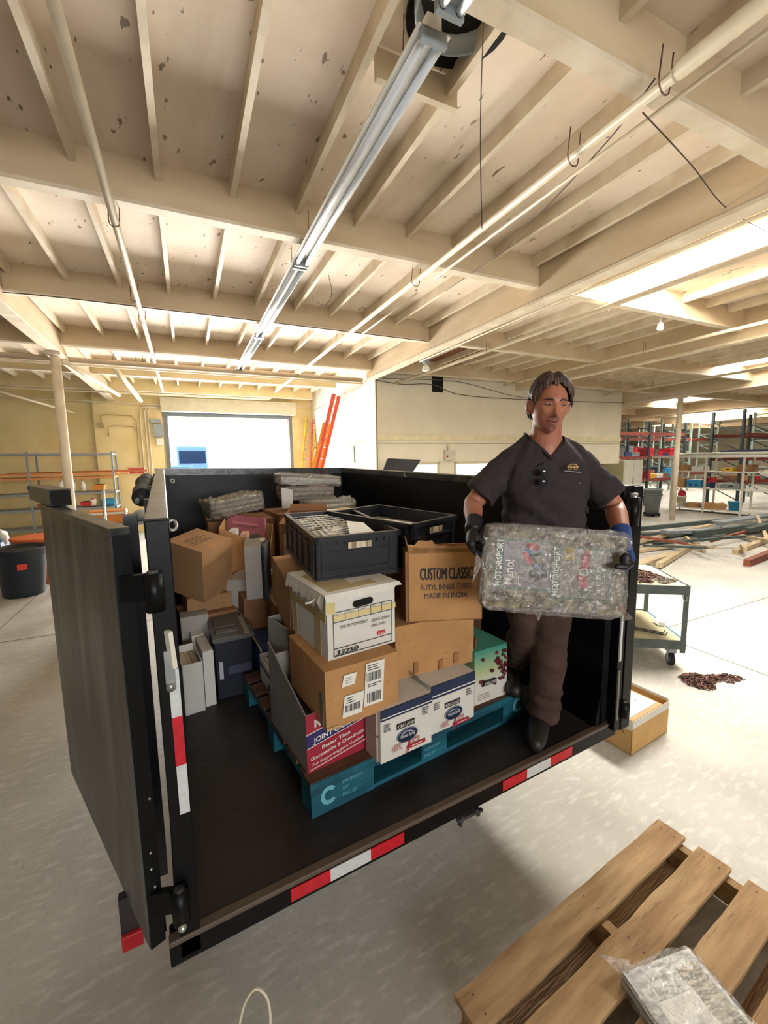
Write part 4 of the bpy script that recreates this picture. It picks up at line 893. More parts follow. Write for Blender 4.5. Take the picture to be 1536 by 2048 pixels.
brown('brown carton carrying the wrapped bundles by the front wall', .93, 3.50, BZ, 2, .60, .55, .93, 'card3')
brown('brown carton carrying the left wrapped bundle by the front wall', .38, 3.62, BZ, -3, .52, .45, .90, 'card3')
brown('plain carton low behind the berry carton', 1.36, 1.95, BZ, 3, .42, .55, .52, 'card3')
# wrapped bundles of magazines
def slab(w, d, h, nx, ny, amp, seed, m, mb, inflate=0.0):
    """wrinkled rounded slab, a closed surface around w x d x h (x right, y back, z up)"""
    N_ = 10; rings = []
    def P(u, v, t):   # superellipsoid mapping
        return V3((u, v, t))
    n1, n2 = nx, ny; vs = []; fs = []
    for i in range(n2+1):
        ph = -pi/2+pi*i/n2
        for j in range(n1):
            th_ = 2*pi*j/n1
            def sg(a, e): return math.copysign(abs(a)**e, a)
            x = sg(cos(ph), .22)*sg(cos(th_), .22); y = sg(cos(ph), .22)*sg(sin(th_), .22); z = sg(sin(ph), .22)
            p = V3((x*(w/2+inflate), y*(d/2+inflate), z*(h/2+inflate)))
            nrm = V3((x/(w), y/(d), z/(h))).normalized()
            q = p*16+V3((seed*7.1, 0, 0)); a = noise.noise(q)+.6*noise.noise(q*2.3)+.4*abs(noise.noise(q*4.1))
            vs.append(p+nrm*a*amp+V3((w/2, d/2, h/2)))
    for i in range(n2):
        for j in range(n1): fs.append((i*n1+j, i*n1+(j+1) % n1, (i+1)*n1+(j+1) % n1, (i+1)*n1+j))
    mb.add(vs, fs, m, smooth=True)
def bundle(label, x, y, z, yaw, w, d, h, seed, tx=0, ty=0, core='6a6259', crink=.010, film='film'):
    t = frame('wrapped_bundle', label, 'bundle', x, y, z, yaw, tx=tx, ty=ty, group='magazine bundles in stretch film'); b_ = MB()
    cm = flat(core, .6)
    nl = max(2, int(h/.018))
    for k in range(nl): 
        ox, oy = .008*random.random(), .008*random.random(); b_.box(.01+ox, .01+oy, h*k/nl+.001, w-.01-ox, d-.01-oy, h*(k+1)/nl-.001, flat(('8d867a', core, 'b3aa98', '4f4b47')[k % 4], .6))
    b_.build('magazine_core', t)
    b_ = MB(); slab(w, d, h, 110, 54, crink, seed, M[film], b_, .006); b_.build('stretch_film', t)
    return t
bundle('grey wrapped bundle at the left of the back row, against the front wall', .40, 3.45, 1.56, 8, .42, .30, .13, 1, ty=-7, core='4d4744', crink=.035, film='film2')
bundle('flat wrapped bundle on the top of the right back stack', .97, 3.62, 1.80, -5, .56, .32, .085, 2, ty=4, core='9aa0a4', crink=.018)
bundle('dark wrapped bundle in the middle of the right back stack', 1.0, 3.60, 1.66, -3, .46, .30, .115, 3, core='3f3c3a', crink=.022, film='film2')
bundle('crinkled clear wrapped bundle at the bottom right of the back stack', 1.12, 3.28, 1.57, 3, .42, .24, .085, 4, crink=.04)
b_ = MB(); b_.hexa([(.955, 3.50, 1.60), (1.03, 3.46, 1.60), (1.03, 3.48, 1.6), (.955, 3.52, 1.6), (.945, 3.48, 1.78), (1.03, 3.44, 1.76), (1.03, 3.46, 1.76), (.945, 3.50, 1.78)], M['wbox']); tag(b_.build('paper_sheet', None, (.99, 3.48, 1.6)), 'white crumpled paper left of the right back stack', 'paper')
# ------------------------------------------------------------------ the man
PX = V3((1.60, 1.42, BZ)); PYAW = -0.502925893
person = thing('person', 'man in charcoal v-neck shirt and brown trousers holding a wrapped bundle on the trailer', 'person', PX, PYAW)
def evaluated(o):
    dg = bpy.context.evaluated_depsgraph_get(); dg.update()
    me = bpy.data.meshes.new_from_object(o.evaluated_get(dg)); return me
def remeshed(mb, name, voxel, smooth=6, fac=.5, wr=None, post=None, mats=None, parent=person, loc=None, rot=None):
    o = mb.build(name); r_ = o.modifiers.new('r', 'REMESH'); r_.mode = 'VOXEL'; r_.voxel_size = voxel
    if smooth: s_ = o.modifiers.new('s', 'SMOOTH'); s_.iterations = smooth; s_.factor = fac
    me = evaluated(o); old = o.data; o.modifiers.clear(); o.data = me; bpy.data.meshes.remove(old)
    me.name = name
    for v in me.vertices:
        if wr: v.co += V3(v.normal)*wr(v.co)
    if post: post(me)
    for p in me.polygons: p.use_smooth = True
    me.update()
    if parent is not None: o.parent = parent
    if loc is not None: o.location = loc
    return o
def caps(mb, pts, rs, m, n=16, flat_=1.0):
    """tapered limb with round joints"""
    mb.tube(pts, rs, m, n, flat_=flat_)
    for p, r_ in zip(pts, rs): mb.ell(p, (r_*.99, r_*.99, r_*.99), m, 14, 10)
def loft(mb, rings, m, n=28):
    vs = []; fs = []
    for (z, cx_, cy_, rx, ry) in rings:
        for j in range(n):
            q = 2*pi*j/n; c_, s_ = cos(q), sin(q); e_ = .85
            vs.append((cx_+rx*math.copysign(abs(c_)**e_, c_), cy_+ry*math.copysign(abs(s_)**e_, s_), z))
    for i in range(len(rings)-1):
        for j in range(n): fs.append((i*n+j, i*n+(j+1) % n, (i+1)*n+(j+1) % n, (i+1)*n+j))
    fs.append(tuple(range(n))[::-1]); fs.append(tuple((len(rings)-1)*n+j for j in range(n))); mb.add(vs, fs, m)
# head, built in its own frame (face looks to -y), then turned
HM = Matrix.Translation((-.004, -.165, 1.592)) @ Matrix.Rotation(rad(-2), 4, 'Z') @ Matrix.Rotation(rad(8), 4, 'X') @ Matrix.Rotation(rad(4), 4, 'Y')
HMi = HM.inverted()
def g2(x, z, fx_, fz_, sx, sz): return math.exp(-((x-fx_)/sx)**2-((z-fz_)/sz)**2)
def headpt(d):
    x, y, z = .073*d.x, .092*d.y, .116*d.z
    if z < 0: t_ = -z/.116; x *= 1-.30*t_**1.5; y = y*(1-.16*t_) - .010*t_
    if y > 0: y *= 1.04; 
    if y < 0:
        y *= .93; ax = abs(x); f_ = 0.0
        f_ += .006*g2(ax, z, .030, .031, .020, .007)+.004*g2(x, z, 0, .04, .03, .02)         # brows
        f_ -= .0115*g2(ax, z, .030, .014, .014, .010)                                         # sockets
        for (zz, am, sx) in ((.012, .006, .008), (.0, .010, .0085), (-.012, .015, .010), (-.024, .021, .0115), (-.030, .012, .016)): f_ += am*g2(x, z, 0, zz, sx, .009)
        f_ += .006*g2(ax, z, .043, -.018, .016, .014)                                         # cheeks
        f_ += .007*g2(x, z, 0, -.052, .026, .0055)+.0075*g2(x, z, 0, -.067, .020, .006)-.004*g2(x, z, 0, -.0595, .026, .0025)
        f_ -= .003*g2(ax, z, .034, -.045, .006, .016)
        f_ += .012*g2(x, z, 0, -.098, .020, .015)-.003*g2(x, z, 0, -.080, .02, .006)
        y -= f_
    return V3((x, y, z))
def head_mesh(mb, m):
    n, k = 96, 80; vs = []; fs = []
    for i in range(k+1):
        t_ = pi*i/k
        for j in range(n): q = 2*pi*j/n; vs.append(HM @ headpt(V3((sin(t_)*cos(q), sin(t_)*sin(q), -cos(t_)))))
    for i in range(k):
        for j in range(n): fs.append((i*n+j, i*n+(j+1) % n, (i+1)*n+(j+1) % n, (i+1)*n+j))
    mb.add(vs, fs, m)
b_ = MB(); head_mesh(b_, M['skin'])
for s_ in (-1, 1):      # ears
    X = HM @ Matrix.Translation((s_*.077, .010, -.004)) @ Matrix.Rotation(s_*rad(-18), 4, 'Z')
    b_.ell((0, 0, 0), (.009, .020, .033), M['skin'], 16, 12, X); b_.ell((s_*.006, .006, .004), (.010, .018, .026), M['skin'], 14, 10, X)
b_.tube([(.005, -.10, 1.36), (.004, -.11, 1.44), (.002, -.135, 1.53), (.0, -.15, 1.58)], [.080, .068, .062, .060], M['skin'], 20)
for s_ in (-1, 1): caps(b_, [(.004+s_*.040, -.09, 1.445), (.008+s_*.13, -.088, 1.382)], [.036, .036], M['skin'])
loft(b_, [(.95, .03, -.02, .15, .10), (1.10, .03, -.05, .155, .115), (1.25, .015, -.08, .165, .105), (1.34, .012, -.09, .165, .098), (1.395, .012, -.095, .14, .082), (1.43, .008, -.10, .075, .062)], M['skin'])
LE, LWr = V3((-.312, -.10, 1.175)), V3((-.352, -.31, 1.112)); RE, RWr = V3((.335, -.10, 1.15)), V3((.262, -.30, 1.055))
LS, RS = V3((-.168, -.085, 1.335)), V3((.195, -.085, 1.33))
caps(b_, [LS, LS.lerp(LE, .5), LE, LE.lerp(LWr, .35), LWr], [.052, .047, .041, .042, .029], M['skin'])
caps(b_, [RS, RS.lerp(RE, .5), RE, RE.lerp(RWr, .35), RWr], [.052, .050, .043, .045, .030], M['skin'])
b_.mats = [M['skin']]
stub = mat('stubbled_skin', '8a5748', .6, col2='75493d', scale=60)
lipm = mat('lips', '9a5a50', .45)
def face_mats(me):
    me.materials.clear()
    for m_ in (M['skin'], stub, lipm): me.materials.append(m_)
    for p in me.polygons:
        c = HMi @ p.center; i = 0
        if c.y < -.02 and c.z < .0 and abs(c.x) < .07:
            if g2(c.x, c.z, 0, -.041, .030, .009) > .45 or g2(c.x, c.z, 0, -.085, .030, .016) > .5: i = 1
            if (abs(c.z+.053-.10*abs(c.x)) < .0042 or abs(c.z+.066-.12*abs(c.x)) < .0050) and abs(c.x) < .024: i = 2
        p.material_index = i
remeshed(b_, 'body', .0036, 3, .4, post=face_mats)
for s_ in (-1, 1):      # eyes, brows
    e_ = MB(); X = HM @ Matrix.Translation((s_*.030, -.0715, .013))
    e_.ell((0, .001, 0), (.0120, .0105, .0058), flat('a08c84', .35), 18, 12, X); e_.ell((.002, -.0070, -.001), (.0050, .004, .0045), flat('2a1c16', .2), 12, 8, X); e_.build('eye', person)
    e_ = MB(); e_.tube([HM @ V3((s_*x, y, z)) for x, y, z in ((.012, -.087, .028), (.022, -.086, .0335), (.034, -.082, .034), (.048, -.072, .028))], [.0028, .0040, .0036, .0016], M['hair'], 8); e_.build('eyebrow', person)
    e_ = MB(); e_.tube([HM @ V3((.030*s_+dx, -.0790+abs(dx)*.25, .0185-.35*abs(dx))) for dx in (-.014, -.007, 0, .007, .014)], .0027, M['skin'], 8); e_.build('eyelid', person)
e_ = MB(); e_.tube([HM @ V3((x, -.0905+abs(x)*.55, -.0595+.35*abs(x))) for x in (-.023, -.015, -.007, 0, .007, .015, .023)], .0015, flat('3a1d1a', .6), 8); e_.build('mouth_line', person)
# hair
def hairline(a):      # a: azimuth from the face (0) to the back (pi); returns lowest z that carries hair
    a = abs(a)
    if a < .25: return .086+.03*a
    if a < .85: return .0935-(a-.25)*.055
    if a < 1.15: return .060-(a-.85)*.17
    if a < 1.32: return .006-(a-1.15)*.06
    if a < 1.75: return .026
    return .026-min(.085, (a-1.75)*.22)
n, k = 150, 110; vs = []; fs = []; keep = []
for i in range(k+1):
    t_ = pi*i/k
    for j in range(n):
        q = 2*pi*j/n; d = V3((sin(t_)*cos(q), sin(t_)*sin(q), cos(t_)))
        p = headpt(V3((d.x, d.y, d.z))) if d.y > -.2 else V3((.073*d.x, .086*d.y, .116*d.z))
        a = math.atan2(p.x, -p.y); h_ = p.z-hairline(a)+.008*noise.noise(V3((a*9, 3, 0)))
        th_ = (.011+.009*min(1, max(0, (p.z-.01)/.05)))*min(1, max(0, (h_+.004)/.018)); th_ += (.012*min(1, max(0, d.z)))*(1-.9*math.exp(-(p.x/.007)**2)*(1 if p.y < .02 else .3))
        st = noise.noise(V3((a*11+.4*noise.noise(V3((0, 0, p.z*25))), p.z*9, 0)))*.006+noise.noise(V3((a*26, p.z*16, 5)))*.0035
        if h_ > 0: th_ += st*min(1, h_/.02)
        vs.append(HM @ (p+d.normalized()*th_)); keep.append(h_)
for i in range(k):
    for j in range(n):
        f_ = (i*n+j, (i+1)*n+j, (i+1)*n+(j+1) % n, i*n+(j+1) % n)
        if all(keep[x] > -.004 for x in f_): fs.append(f_)
b_ = MB(); b_.add(vs, fs, M['hair'], smooth=True)
random.seed(3)
for q in range(90):     # loose locks
    a = random.choice((-1, 1))*random.uniform(.95, 2.8); top = random.uniform(.3, 1.0); zz = min(.062, hairline(a)+random.uniform(.008, .03))
    pts = []
    for s_ in range(5):
        z = zz+.035*(1-s_/4)-.012*s_/4; r_ = math.sqrt(max(.01, 1-(z/.116)**2)); off = .010+.004*sin(s_*1.2)+(.008*s_/4 if abs(a) > .8 else -.004*s_/4)
        pts.append(HM @ V3((sin(a)*(.073*r_+off), -cos(a)*(.088*r_+off), z)))
    b_.tube(pts, [.0035, .0045, .004, .003, .0008], M['hair'], 6)
b_.build('hair', person)
# shirt
b_ = MB()
loft(b_, [(.93, .035, -.02, .178, .130), (1.00, .035, -.035, .184, .142), (1.08, .032, -.055, .186, .146), (1.16, .022, -.07, .188, .138), (1.24, .015, -.082, .192, .126), (1.32, .012, -.09, .192, .115), (1.37, .012, -.092, .176, .100), (1.41, .010, -.092, .145, .088), (1.445, .008, -.095, .105, .078), (1.48, .006, -.10, .074, .070)], M['shirt'])
for s_ in (-1, 1): caps(b_, [(.006+s_*.045, -.092, 1.448), (.010+s_*.10, -.088, 1.414), (.012+s_*.170, -.086, 1.362)], [.044, .048, .050], M['shirt'])
LC = LS+(LE-LS)*.72; RC = RS+(RE-RS)*.72
caps(b_, [LS, LS.lerp(LC, .5)], [.063, .068], M['shirt']); b_.tube([LS.lerp(LC, .4), LC+V3((-.012, 0, -.008))], [.072, .078], M['shirt'], 20)
caps(b_, [RS, RS.lerp(RC, .5)], [.064, .070], M['shirt']); b_.tube([RS.lerp(RC, .4), RC+V3((.012, 0, -.008))], [.074, .080], M['shirt'], 20)
def shirt_wr(p):
    a = noise.noise(V3((p.x*9+p.z*6, p.y*8, p.z*14)))*.012+noise.noise(V3((p.x*22, p.y*20+7, p.z*30-p.x*14)))*.006
    fold = .006*sin((p.z*1.0-.55*abs(p.x-.03))*70)*max(0, min(1, (1.22-p.z)/.12)); return a+fold
def neckcut(me):
    bm = bmesh.new(); bm.from_mesh(me)
    dl = []
    for f_ in bm.faces:
        c = f_.calc_center_median(); xx = abs(c.x-.002)
        if c.y < -.09 and c.z > 1.372 and xx < (c.z-1.372)*.85+.004 and xx < .085: dl.append(f_)
        elif c.z > 1.447 and xx < .068: dl.append(f_)
    bmesh.ops.delete(bm, geom=dl, context='FACES'); bm.to_mesh(me); bm.free()
sh = remeshed(b_, 'shirt', .0065, 7, .5, wr=shirt_wr, post=neckcut)
b_ = MB(); cl = [(.070, -.05, 1.486), (.070, -.110, 1.466), (.052, -.160, 1.432), (.027, -.184, 1.402)]; b_.tube([(-x+.004, y, z) for x, y, z in cl]+[(.002, -.196, 1.375)]+[(x+.004, y, z) for x, y, z in cl[::-1]], .0075, M['shirt'], 8); b_.build('shirt_collar', sh)
b_ = MB(); X0 = V3((.055, -.232, 1.335)); gold = flat('c9a65a', .5)
for (a, b2) in (((0, 0), (.008, .010)), ((.008, .010), (.022, .014)), ((.022, .014), (.036, .012)), ((.036, .012), (.046, .002)), ((0, 0), (.046, .001)), ((.012, .004), (.034, .006))):
    b_.tube([X0+V3((a[0], .1*a[0]*0, a[1])), X0+V3((b2[0], 0, b2[1]))], .0018, gold, 6)
for cx_ in (.010, .036): b_.tube([X0+V3((cx_+.007*cos(q*pi/5), 0, -.003+.007*sin(q*pi/5))) for q in range(10)], .0015, gold, 6, closed=True)
b_.tube([X0+V3((-.012, .004, -.014)), X0+V3((.028, -.001, -.018)), X0+V3((.062, .006, -.021))], .0016, flat('b9a9b0'), 6)
b_.build('shirt_emblem', sh, label='small gold open car emblem on the chest')
b_ = MB(); b_.lathe([(.0035, 0), (.003, .003)], flat('b98a6a', .5), n=10, X=Matrix.Translation((.115, -.225, 1.268)) @ Matrix.Rotation(rad(90), 4, 'X')); b_.build('shirt_tag', sh)
b_ = MB()      # sunglasses hung from the neck
for zz in (.018, -.024): b_.ell((-.045, -.235, 1.30+zz), (.017, .006, .017), flat('1d222b', .15), 16, 10)
b_.tube([(-.045, -.236, 1.318), (-.040, -.240, 1.298), (-.045, -.236, 1.276)], .003, M['crate'], 8); b_.tube([(-.05, -.22, 1.34), (-.036, -.20, 1.355)], .003, M['crate'], 8)
b_.build('sunglasses', person, label='dark sunglasses hooked on the shirt neck')
# trousers, belt, boots
b_ = MB(); TR = M['trousers']
loft(b_, [(.80, .03, -.0, .15, .115), (.88, .035, -.01, .165, .125), (.97, .035, -.025, .165, .125)], TR)
RH, RK, RA = V3((.105, -.005, .86)), V3((.088, -.035, .47)), V3((.080, -.01, .095)); LH, LK, LA = V3((-.045, .0, .86)), V3((-.005, .03, .50)), V3((-.012, .22, .26))
caps(b_, [RH, RH.lerp(RK, .5), RK, RK.lerp(RA, .5), RA], [.098, .094, .084, .080, .078], TR, 18)
caps(b_, [LH, LH.lerp(LK, .5), LK, LK.lerp(LA, .5), LA], [.098, .092, .082, .078, .074], TR, 18)
def tr_wr(p): return noise.noise(V3((p.x*8, p.y*8, p.z*12)))*.010+noise.noise(V3((p.x*14+p.z*12, p.y*14, p.z*26)))*.006+(.006*sin(p.z*75+p.x*20) if p.z < .22 else 0)
remeshed(b_, 'trousers', .008, 5, .5, wr=tr_wr)
b_ = MB(); b_.tube([(.035+.172*cos(q*pi/16), -.025+.132*sin(q*pi/16), .965) for q in range(32)], .014, M['boot'], 8, closed=True, flat_=1); b_.build('belt', person)
def boot(base, dirv, name='boot'):
    b_ = MB(); d = V3(dirv).normalized(); B = V3(base)
    caps(b_, [B+V3((0, 0, .14)), B+V3((0, 0, .05)), B+d*.08+V3((0, 0, .052)), B+d*.16+V3((0, 0, .042)), B+d*.215+V3((0, 0, .036))], [.052, .052, .052, .050, .040], M['boot'])
    b_.ell(B+d*.08+V3((0, 0, .014)), (.05, .05, .014), M['boot']); b_.ell(B+d*.15+V3((0, 0, .014)), (.05, .05, .014), M['boot']); b_.ell(B+V3((0, 0, .014)), (.045, .045, .014), M['boot'])
    return remeshed(b_, name, .007, 4, .4)
boot((.078, .02, .002), (-.50, -1, 0)); boot((-.015, .25, .150), (-.2, -1, 0))
# gloved hands: palm, four unequal curled fingers, thumb from the side of the palm
def hand(wrist, palm, fdir, curl, thumbdir, m, s=1.0, spread=V3((0, 0, 1)), name='glove'):
    """fdir: direction the knuckles point, curl: direction fingers bend toward, spread: across the knuckles"""
    b_ = MB(); w_, P = V3(wrist), V3(palm); f_ = V3(fdir).normalized(); c_ = V3(curl).normalized(); a_ = spread.normalized()
    b_.tube([w_+(w_-P)*.35, w_, w_.lerp(P, .4)], [.036*s, .034*s, .034*s], m, 16)
    for k in range(4):
        o_ = a_*((1.5-k)*.021*s); L_ = (.074, .084, .078, .062)[k]*s; r_ = (.0112, .0115, .011, .0098)[k]*s
        k0 = P+f_*.022*s+o_
        caps(b_, [w_.lerp(P, .3)+o_*.6, P+o_*.85, k0], [.019*s, .0195*s, .0145*s], m, 10)
        p1 = k0+(f_*.85+c_*.35)*L_*.45; p2 = p1+(f_*.25+c_*.95)*L_*.33; p3 = p2+(c_*.8-f_*.45)*L_*.28
        caps(b_, [k0, p1, p2, p3], [r_*1.12, r_, r_*.95, r_*.82], m, 10)
    t_ = V3(thumbdir).normalized(); T0 = w_.lerp(P, .35)+a_*.022*s
    caps(b_, [T0, T0+t_*.030*s+f_*.012*s, T0+t_*.052*s+f_*.030*s, T0+t_*.058*s+f_*.055*s], [.0175*s, .0155*s, .0135*s, .011*s], m, 10)
    return remeshed(b_, name, .0042, 2, .4)
hand(LWr, (-.378, -.375, 1.055), (.25, .35, -.8), (1, .25, .1), (.45, -1, -.2), M['gloveb'], 1.0, V3((-.1, -.75, -.15)))
hand(RWr, (.236, -.375, .985), (.0, .30, -.9), (-1, .25, .1), (-.75, -.8, .1), M['glovebl'], 1.05, V3((.1, -.75, -.15)))
b_ = MB()   # black rubber coating on the gripping side of the blue glove
b_.ell((.205, -.435, .985), (.022, .016, .030), M['gloveb']); caps(b_, [(.225, -.43, .97), (.195, -.448, .96), (.165, -.447, .962)], [.016, .014, .011], M['gloveb'], 10); remeshed(b_, 'glove_grip', .004, 2, .4)

# the bundle he holds
R_P = Matrix.Translation(PX) @ Matrix.Rotation(PYAW, 4, 'Z')
cBL, cBR, cTL = V3((-.350, -.425, .795)), V3((.220, -.425, .745)), V3((-.342, -.385, 1.100))
ex = (cBR-cBL).normalized(); ez = (cTL-cBL); ez = (ez-ex*ez.dot(ex)).normalized(); ey = ez.cross(ex)
Mloc = Matrix(((ex.x, ey.x, ez.x, cBL.x), (ex.y, ey.y, ez.y, cBL.y), (ex.z, ey.z, ez.z, cBL.z), (0, 0, 0, 1)))
bw_t = thing('wrapped_bundle', 'large wrapped bundle of motoring magazines with green borders, held by the man', 'bundle', (0, 0, 0)); bw_t['group'] = 'magazine bundles in stretch film'
bw_t.matrix_world = R_P @ Mloc; bw_t.location = (R_P @ Mloc).to_translation(); bw_t.rotation_euler = (R_P @ Mloc).to_euler()
BWd, BD, BH = .572, .05, .335
b_ = MB()
for k in range(5): b_.box(.012, .006+.009*k, .012, BWd-.012, .013+.009*k, BH-.012, flat(('4a453e', '8a8273', '5a554c')[k % 3], .7))
gnd = mat('crumpled_newsprint', 'a1967a', .8, col2='4c463a', scale=24, detail=7, bump=.5, bscale=40)
b_.box(.012, -.001, .012, BWd-.012, .006, BH-.012, gnd); b_.build('magazine_core', bw_t)
def cover(x0, x1, z0, z1, back, name, second):
    c = MB(); y = -.003
    c.box(x0, y, z0, x1, -.001, z1, flat('23442f' if 1 else '', .4)); c.box(x0+.034, y-.0006, z0+.012, x1-.004, y, z1-.012, back)
    up, lf = (0, 0, 1), (-1, 0, 0)
    c.text('MOTORSPORT', (x0+.029, y-.0002, z0+.012), up, lf, .034, flat('dfe2d8', .5), width=(z1-z0)*.92, bold=.002)
    if not second:
        c.text('Mario!', (x0+.075, y-.0016, z0+.02), up, lf, .052, M['white'], bold=.003, width=.095)
        for q in range(3): c.box(x0+.082+.007*q, y-.0014, z0+.02, x0+.085+.007*q, y-.001, z0+.07-.008*q, M['white'])
        c.box(x1-.05, y-.0014, z1-.03, x1-.01, y-.001, z1-.018, flat('b5b5ac'))
        def blob(pts, m_, k): c.prism(pts, (x0, y-.0012-.0004*k, z0), FX, FZ, (0, -1, 0), .0006, m_)
        blob([(.10, .165), (.125, .190), (.16, .186), (.19, .150), (.165, .120), (.13, .13)], flat('6d7f94'), 0)
        blob([(.115, .178), (.145, .192), (.175, .175), (.165, .158), (.125, .165)], flat('b0343c'), 1)
        blob([(.105, .148), (.118, .150), (.150, .112), (.142, .100), (.122, .115)], flat('c22c3c'), 2)
        blob([(.13, .14), (.175, .15), (.205, .10), (.21, .055), (.185, .045), (.15, .09)], flat('30373e'), 1)
        blob([(.15, .135), (.18, .14), (.20, .115), (.17, .105)], flat('8f8e7c'), 3); blob([(.14, .085), (.165, .075), (.18, .045), (.165, .035), (.135, .06)], flat('17191c'), 3)
        blob([(.155, .11), (.17, .105), (.175, .085), (.158, .09)], flat('5f88b0'), 4)
    else:
        def blob(pts, m_, k): c.prism(pts, (x0, y-.0012-.0004*k, z0), FX, FZ, (0, -1, 0), .0006, m_)
        blob([(.045, .155), (.085, .155), (.085, .205), (.045, .205)], flat('b79a3c'), 0)
        c.text('FREE', (x0+.064, y-.0024, z0+.162), up, lf, .020, flat('5a4a20'), width=.035)
        blob([(.118, .19), (.135, .205), (.148, .19), (.150, .150), (.142, .10), (.150, .06), (.135, .045), (.112, .048), (.102, .09), (.108, .15)], flat('a2303c'), 1)
        blob([(.128, .20), (.138, .21), (.143, .195), (.132, .187)], flat('c89058'), 3)
        blob([(.128+.022*cos(q*pi/8), .112+.016*sin(q*pi/8)) for q in range(16)], flat('a8ab9c'), 3); blob([(.128+.014*cos(q*pi/8), .112+.010*sin(q*pi/8)) for q in range(16)], flat('7d8274'), 4)
        blob([(.128+.018*cos(q*pi/8), .032+.012*sin(q*pi/8)) for q in range(16)], flat('4b5349'), 3)
        c.text('BEHIND', (x0+.195, y-.0016, z0+.03), up, lf, .028, flat('c9c5ba'), width=.075, bold=.01)
        for q in range(2): c.box(x0+.202+.007*q, y-.0014, z0+.03, x0+.204+.007*q, y-.001, z0+.19, flat('9a968b'))
        for q in range(3): c.tube([(x0+.05+.012*q, y-.0015, z0+.15), (x0+.065+.012*q, y-.0015, z0+.09), (x0+.09+.012*q, y-.0015, z0+.04)], .001, flat('8d877c'), 5)
    c.build(name, bw_t)
cover(.045, .265, .085, .285, mat('cover_print_mauve', '6a5d62', .35, col2='5a4f55', scale=9), 'magazine_cover', False)
cover(.270, .510, .060, .270, mat('cover_print_olive', '6b6658', .35, col2='565547', scale=11), 'magazine_cover', True)
b_ = MB(); slab(BWd, BD, BH, 150, 100, .012, 9, M['film'], b_, .007)
for (p, q, r2) in (((.0, 0, .18), (-.03, -.01, .22), (-.035, 0, .10)), ((.57, 0, .04), (.605, .0, .005), (.575, .02, -.015)), ((.22, .0, .0), (.235, .0, -.035), (.25, .01, -.0))):
    b_.add([p, q, r2, tuple((V3(p)+V3(r2))/2+V3((0, .02, 0)))], [(0, 1, 2), (0, 2, 3), (0, 3, 1), (1, 3, 2)], M['film'])
b_.build('stretch_film', bw_t)
# ------------------------------------------------------------------ foreground: raw pallet and its bundle
random.seed(11)
t = frame('pallet', 'raw wooden pallet on the concrete floor at the bottom right', 'pallet', .80, .865, 0, 2.3)
def plank(x0, x1, y0, y1, z0, z1, m, seed):
    """board with ragged edges along x"""
    b_ = MB(); n = 16; vs = []; fs = []
    for i in range(n+1):
        x = x0+(x1-x0)*i/n; w1 = .005*noise.noise(V3((i*.5, seed, 0))); w2 = .005*noise.noise(V3((i*.5, seed, 9))); h_ = .003*noise.noise(V3((i*.4, seed, 4)))
        vs += [(x, y0+w1, z0), (x, y1+w2, z0), (x, y1+w2, z1+h_), (x, y0+w1, z1+h_)]
    for i in range(n): a = 4*i; fs += [(a, a+4, a+7, a+3), (a+3, a+7, a+6, a+2), (a+2, a+6, a+5, a+1), (a+1, a+5, a+4, a)]
    fs += [(0, 3, 2, 1), (4*n, 4*n+1, 4*n+2, 4*n+3)]; b_.add(vs, fs, m); return b_
ys = [(.0, .125), (-.185, -.055), (-.375, -.245), (-.56, -.44), (-.74, -.62), (-.92, -.80), (-1.10, -.98)]
for k, (y0, y1) in enumerate(ys): plank(0 if k else .0, 1.36, y0, y1, .128, .150, M['wood'], k).build('deck_board', t, bevel=.002)
for x in (.03, .66, 1.29):
    b_ = MB(); b_.box(x, -1.10, .022, x+.042, .12, .127, M['wood']); b_.build('stringer', t, bevel=.002)
for y0 in (.0, -.50, -1.10): plank(0, 1.36, y0, y0+.12, 0, .021, M['wood'], y0*9).build('bottom_board', t)
b_ = MB()
for k, (y0, y1) in enumerate(ys[:5]):
    for x in (.05, .68, 1.31):
        for dy in (.03, .09): b_.lathe([(.004, 0), (.003, .001)], M['rust'], (x+.01*random.random(), y0+dy, .1512), 8)
b_.build('nail_heads', t)['kind'] = 'stuff'
t = frame('wrapped_bundle', 'silvery wrapped magazine bundle lying on the raw wooden pallet', 'bundle', 1.215, .335, .156, -14.5); t['group'] = 'magazine bundles in stretch film'
b_ = MB()
for k in range(3): b_.box(.01, .01, .014*k, .30, .40, .014*k+.012, flat(('a5a8a8', '6d7176', 'bcbcb6')[k], .5))
gw = mat('magazine_back_print', 'b9bcbd', .35, col2='787c80', scale=18, stretch=(1, 4, 1)); b_.box(.01, .01, .042, .30, .40, .046, gw)
b_.box(.05, .02, .046, .20, .30, .0475, flat('d9dadb', .4)); b_.box(.20, .12, .046, .285, .36, .0478, mat('grass_photo_print', 'b5a888', .4, col2='3f3d38', scale=30, stretch=(1, 5, 1)))
b_.build('magazine_core', t)
b_ = MB(); slab(.31, .41, .05, 130, 50, .012, 21, M['film'], b_, .006); b_.add([(.02, .38, .03), (-.03, .47, .045), (.08, .44, .02), (.03, .40, .06)], [(0, 1, 2), (0, 3, 1), (1, 3, 2), (0, 2, 3)], M['film']); b_.build('stretch_film', t)
# pale cable loop lying under the rear sill
wire('rope_loop', [(.119, 1.186, .283), (.132, 1.186, .33), (.148, 1.181, .366), (.162, 1.176, .384), (.176, 1.170, .388), (.190, 1.160, .378), (.201, 1.152, .35), (.2035, 1.145, .31), (.201, 1.14, .275), (.19, 1.13, .12), (.16, 1.14, .008), (.08, 1.17, .008), (.10, 1.18, .15), (.119, 1.186, .283)], .0042, flat('e0dabf', .7), 'pale stiff cord loop standing up from the floor below the trailer sill', 'cord')
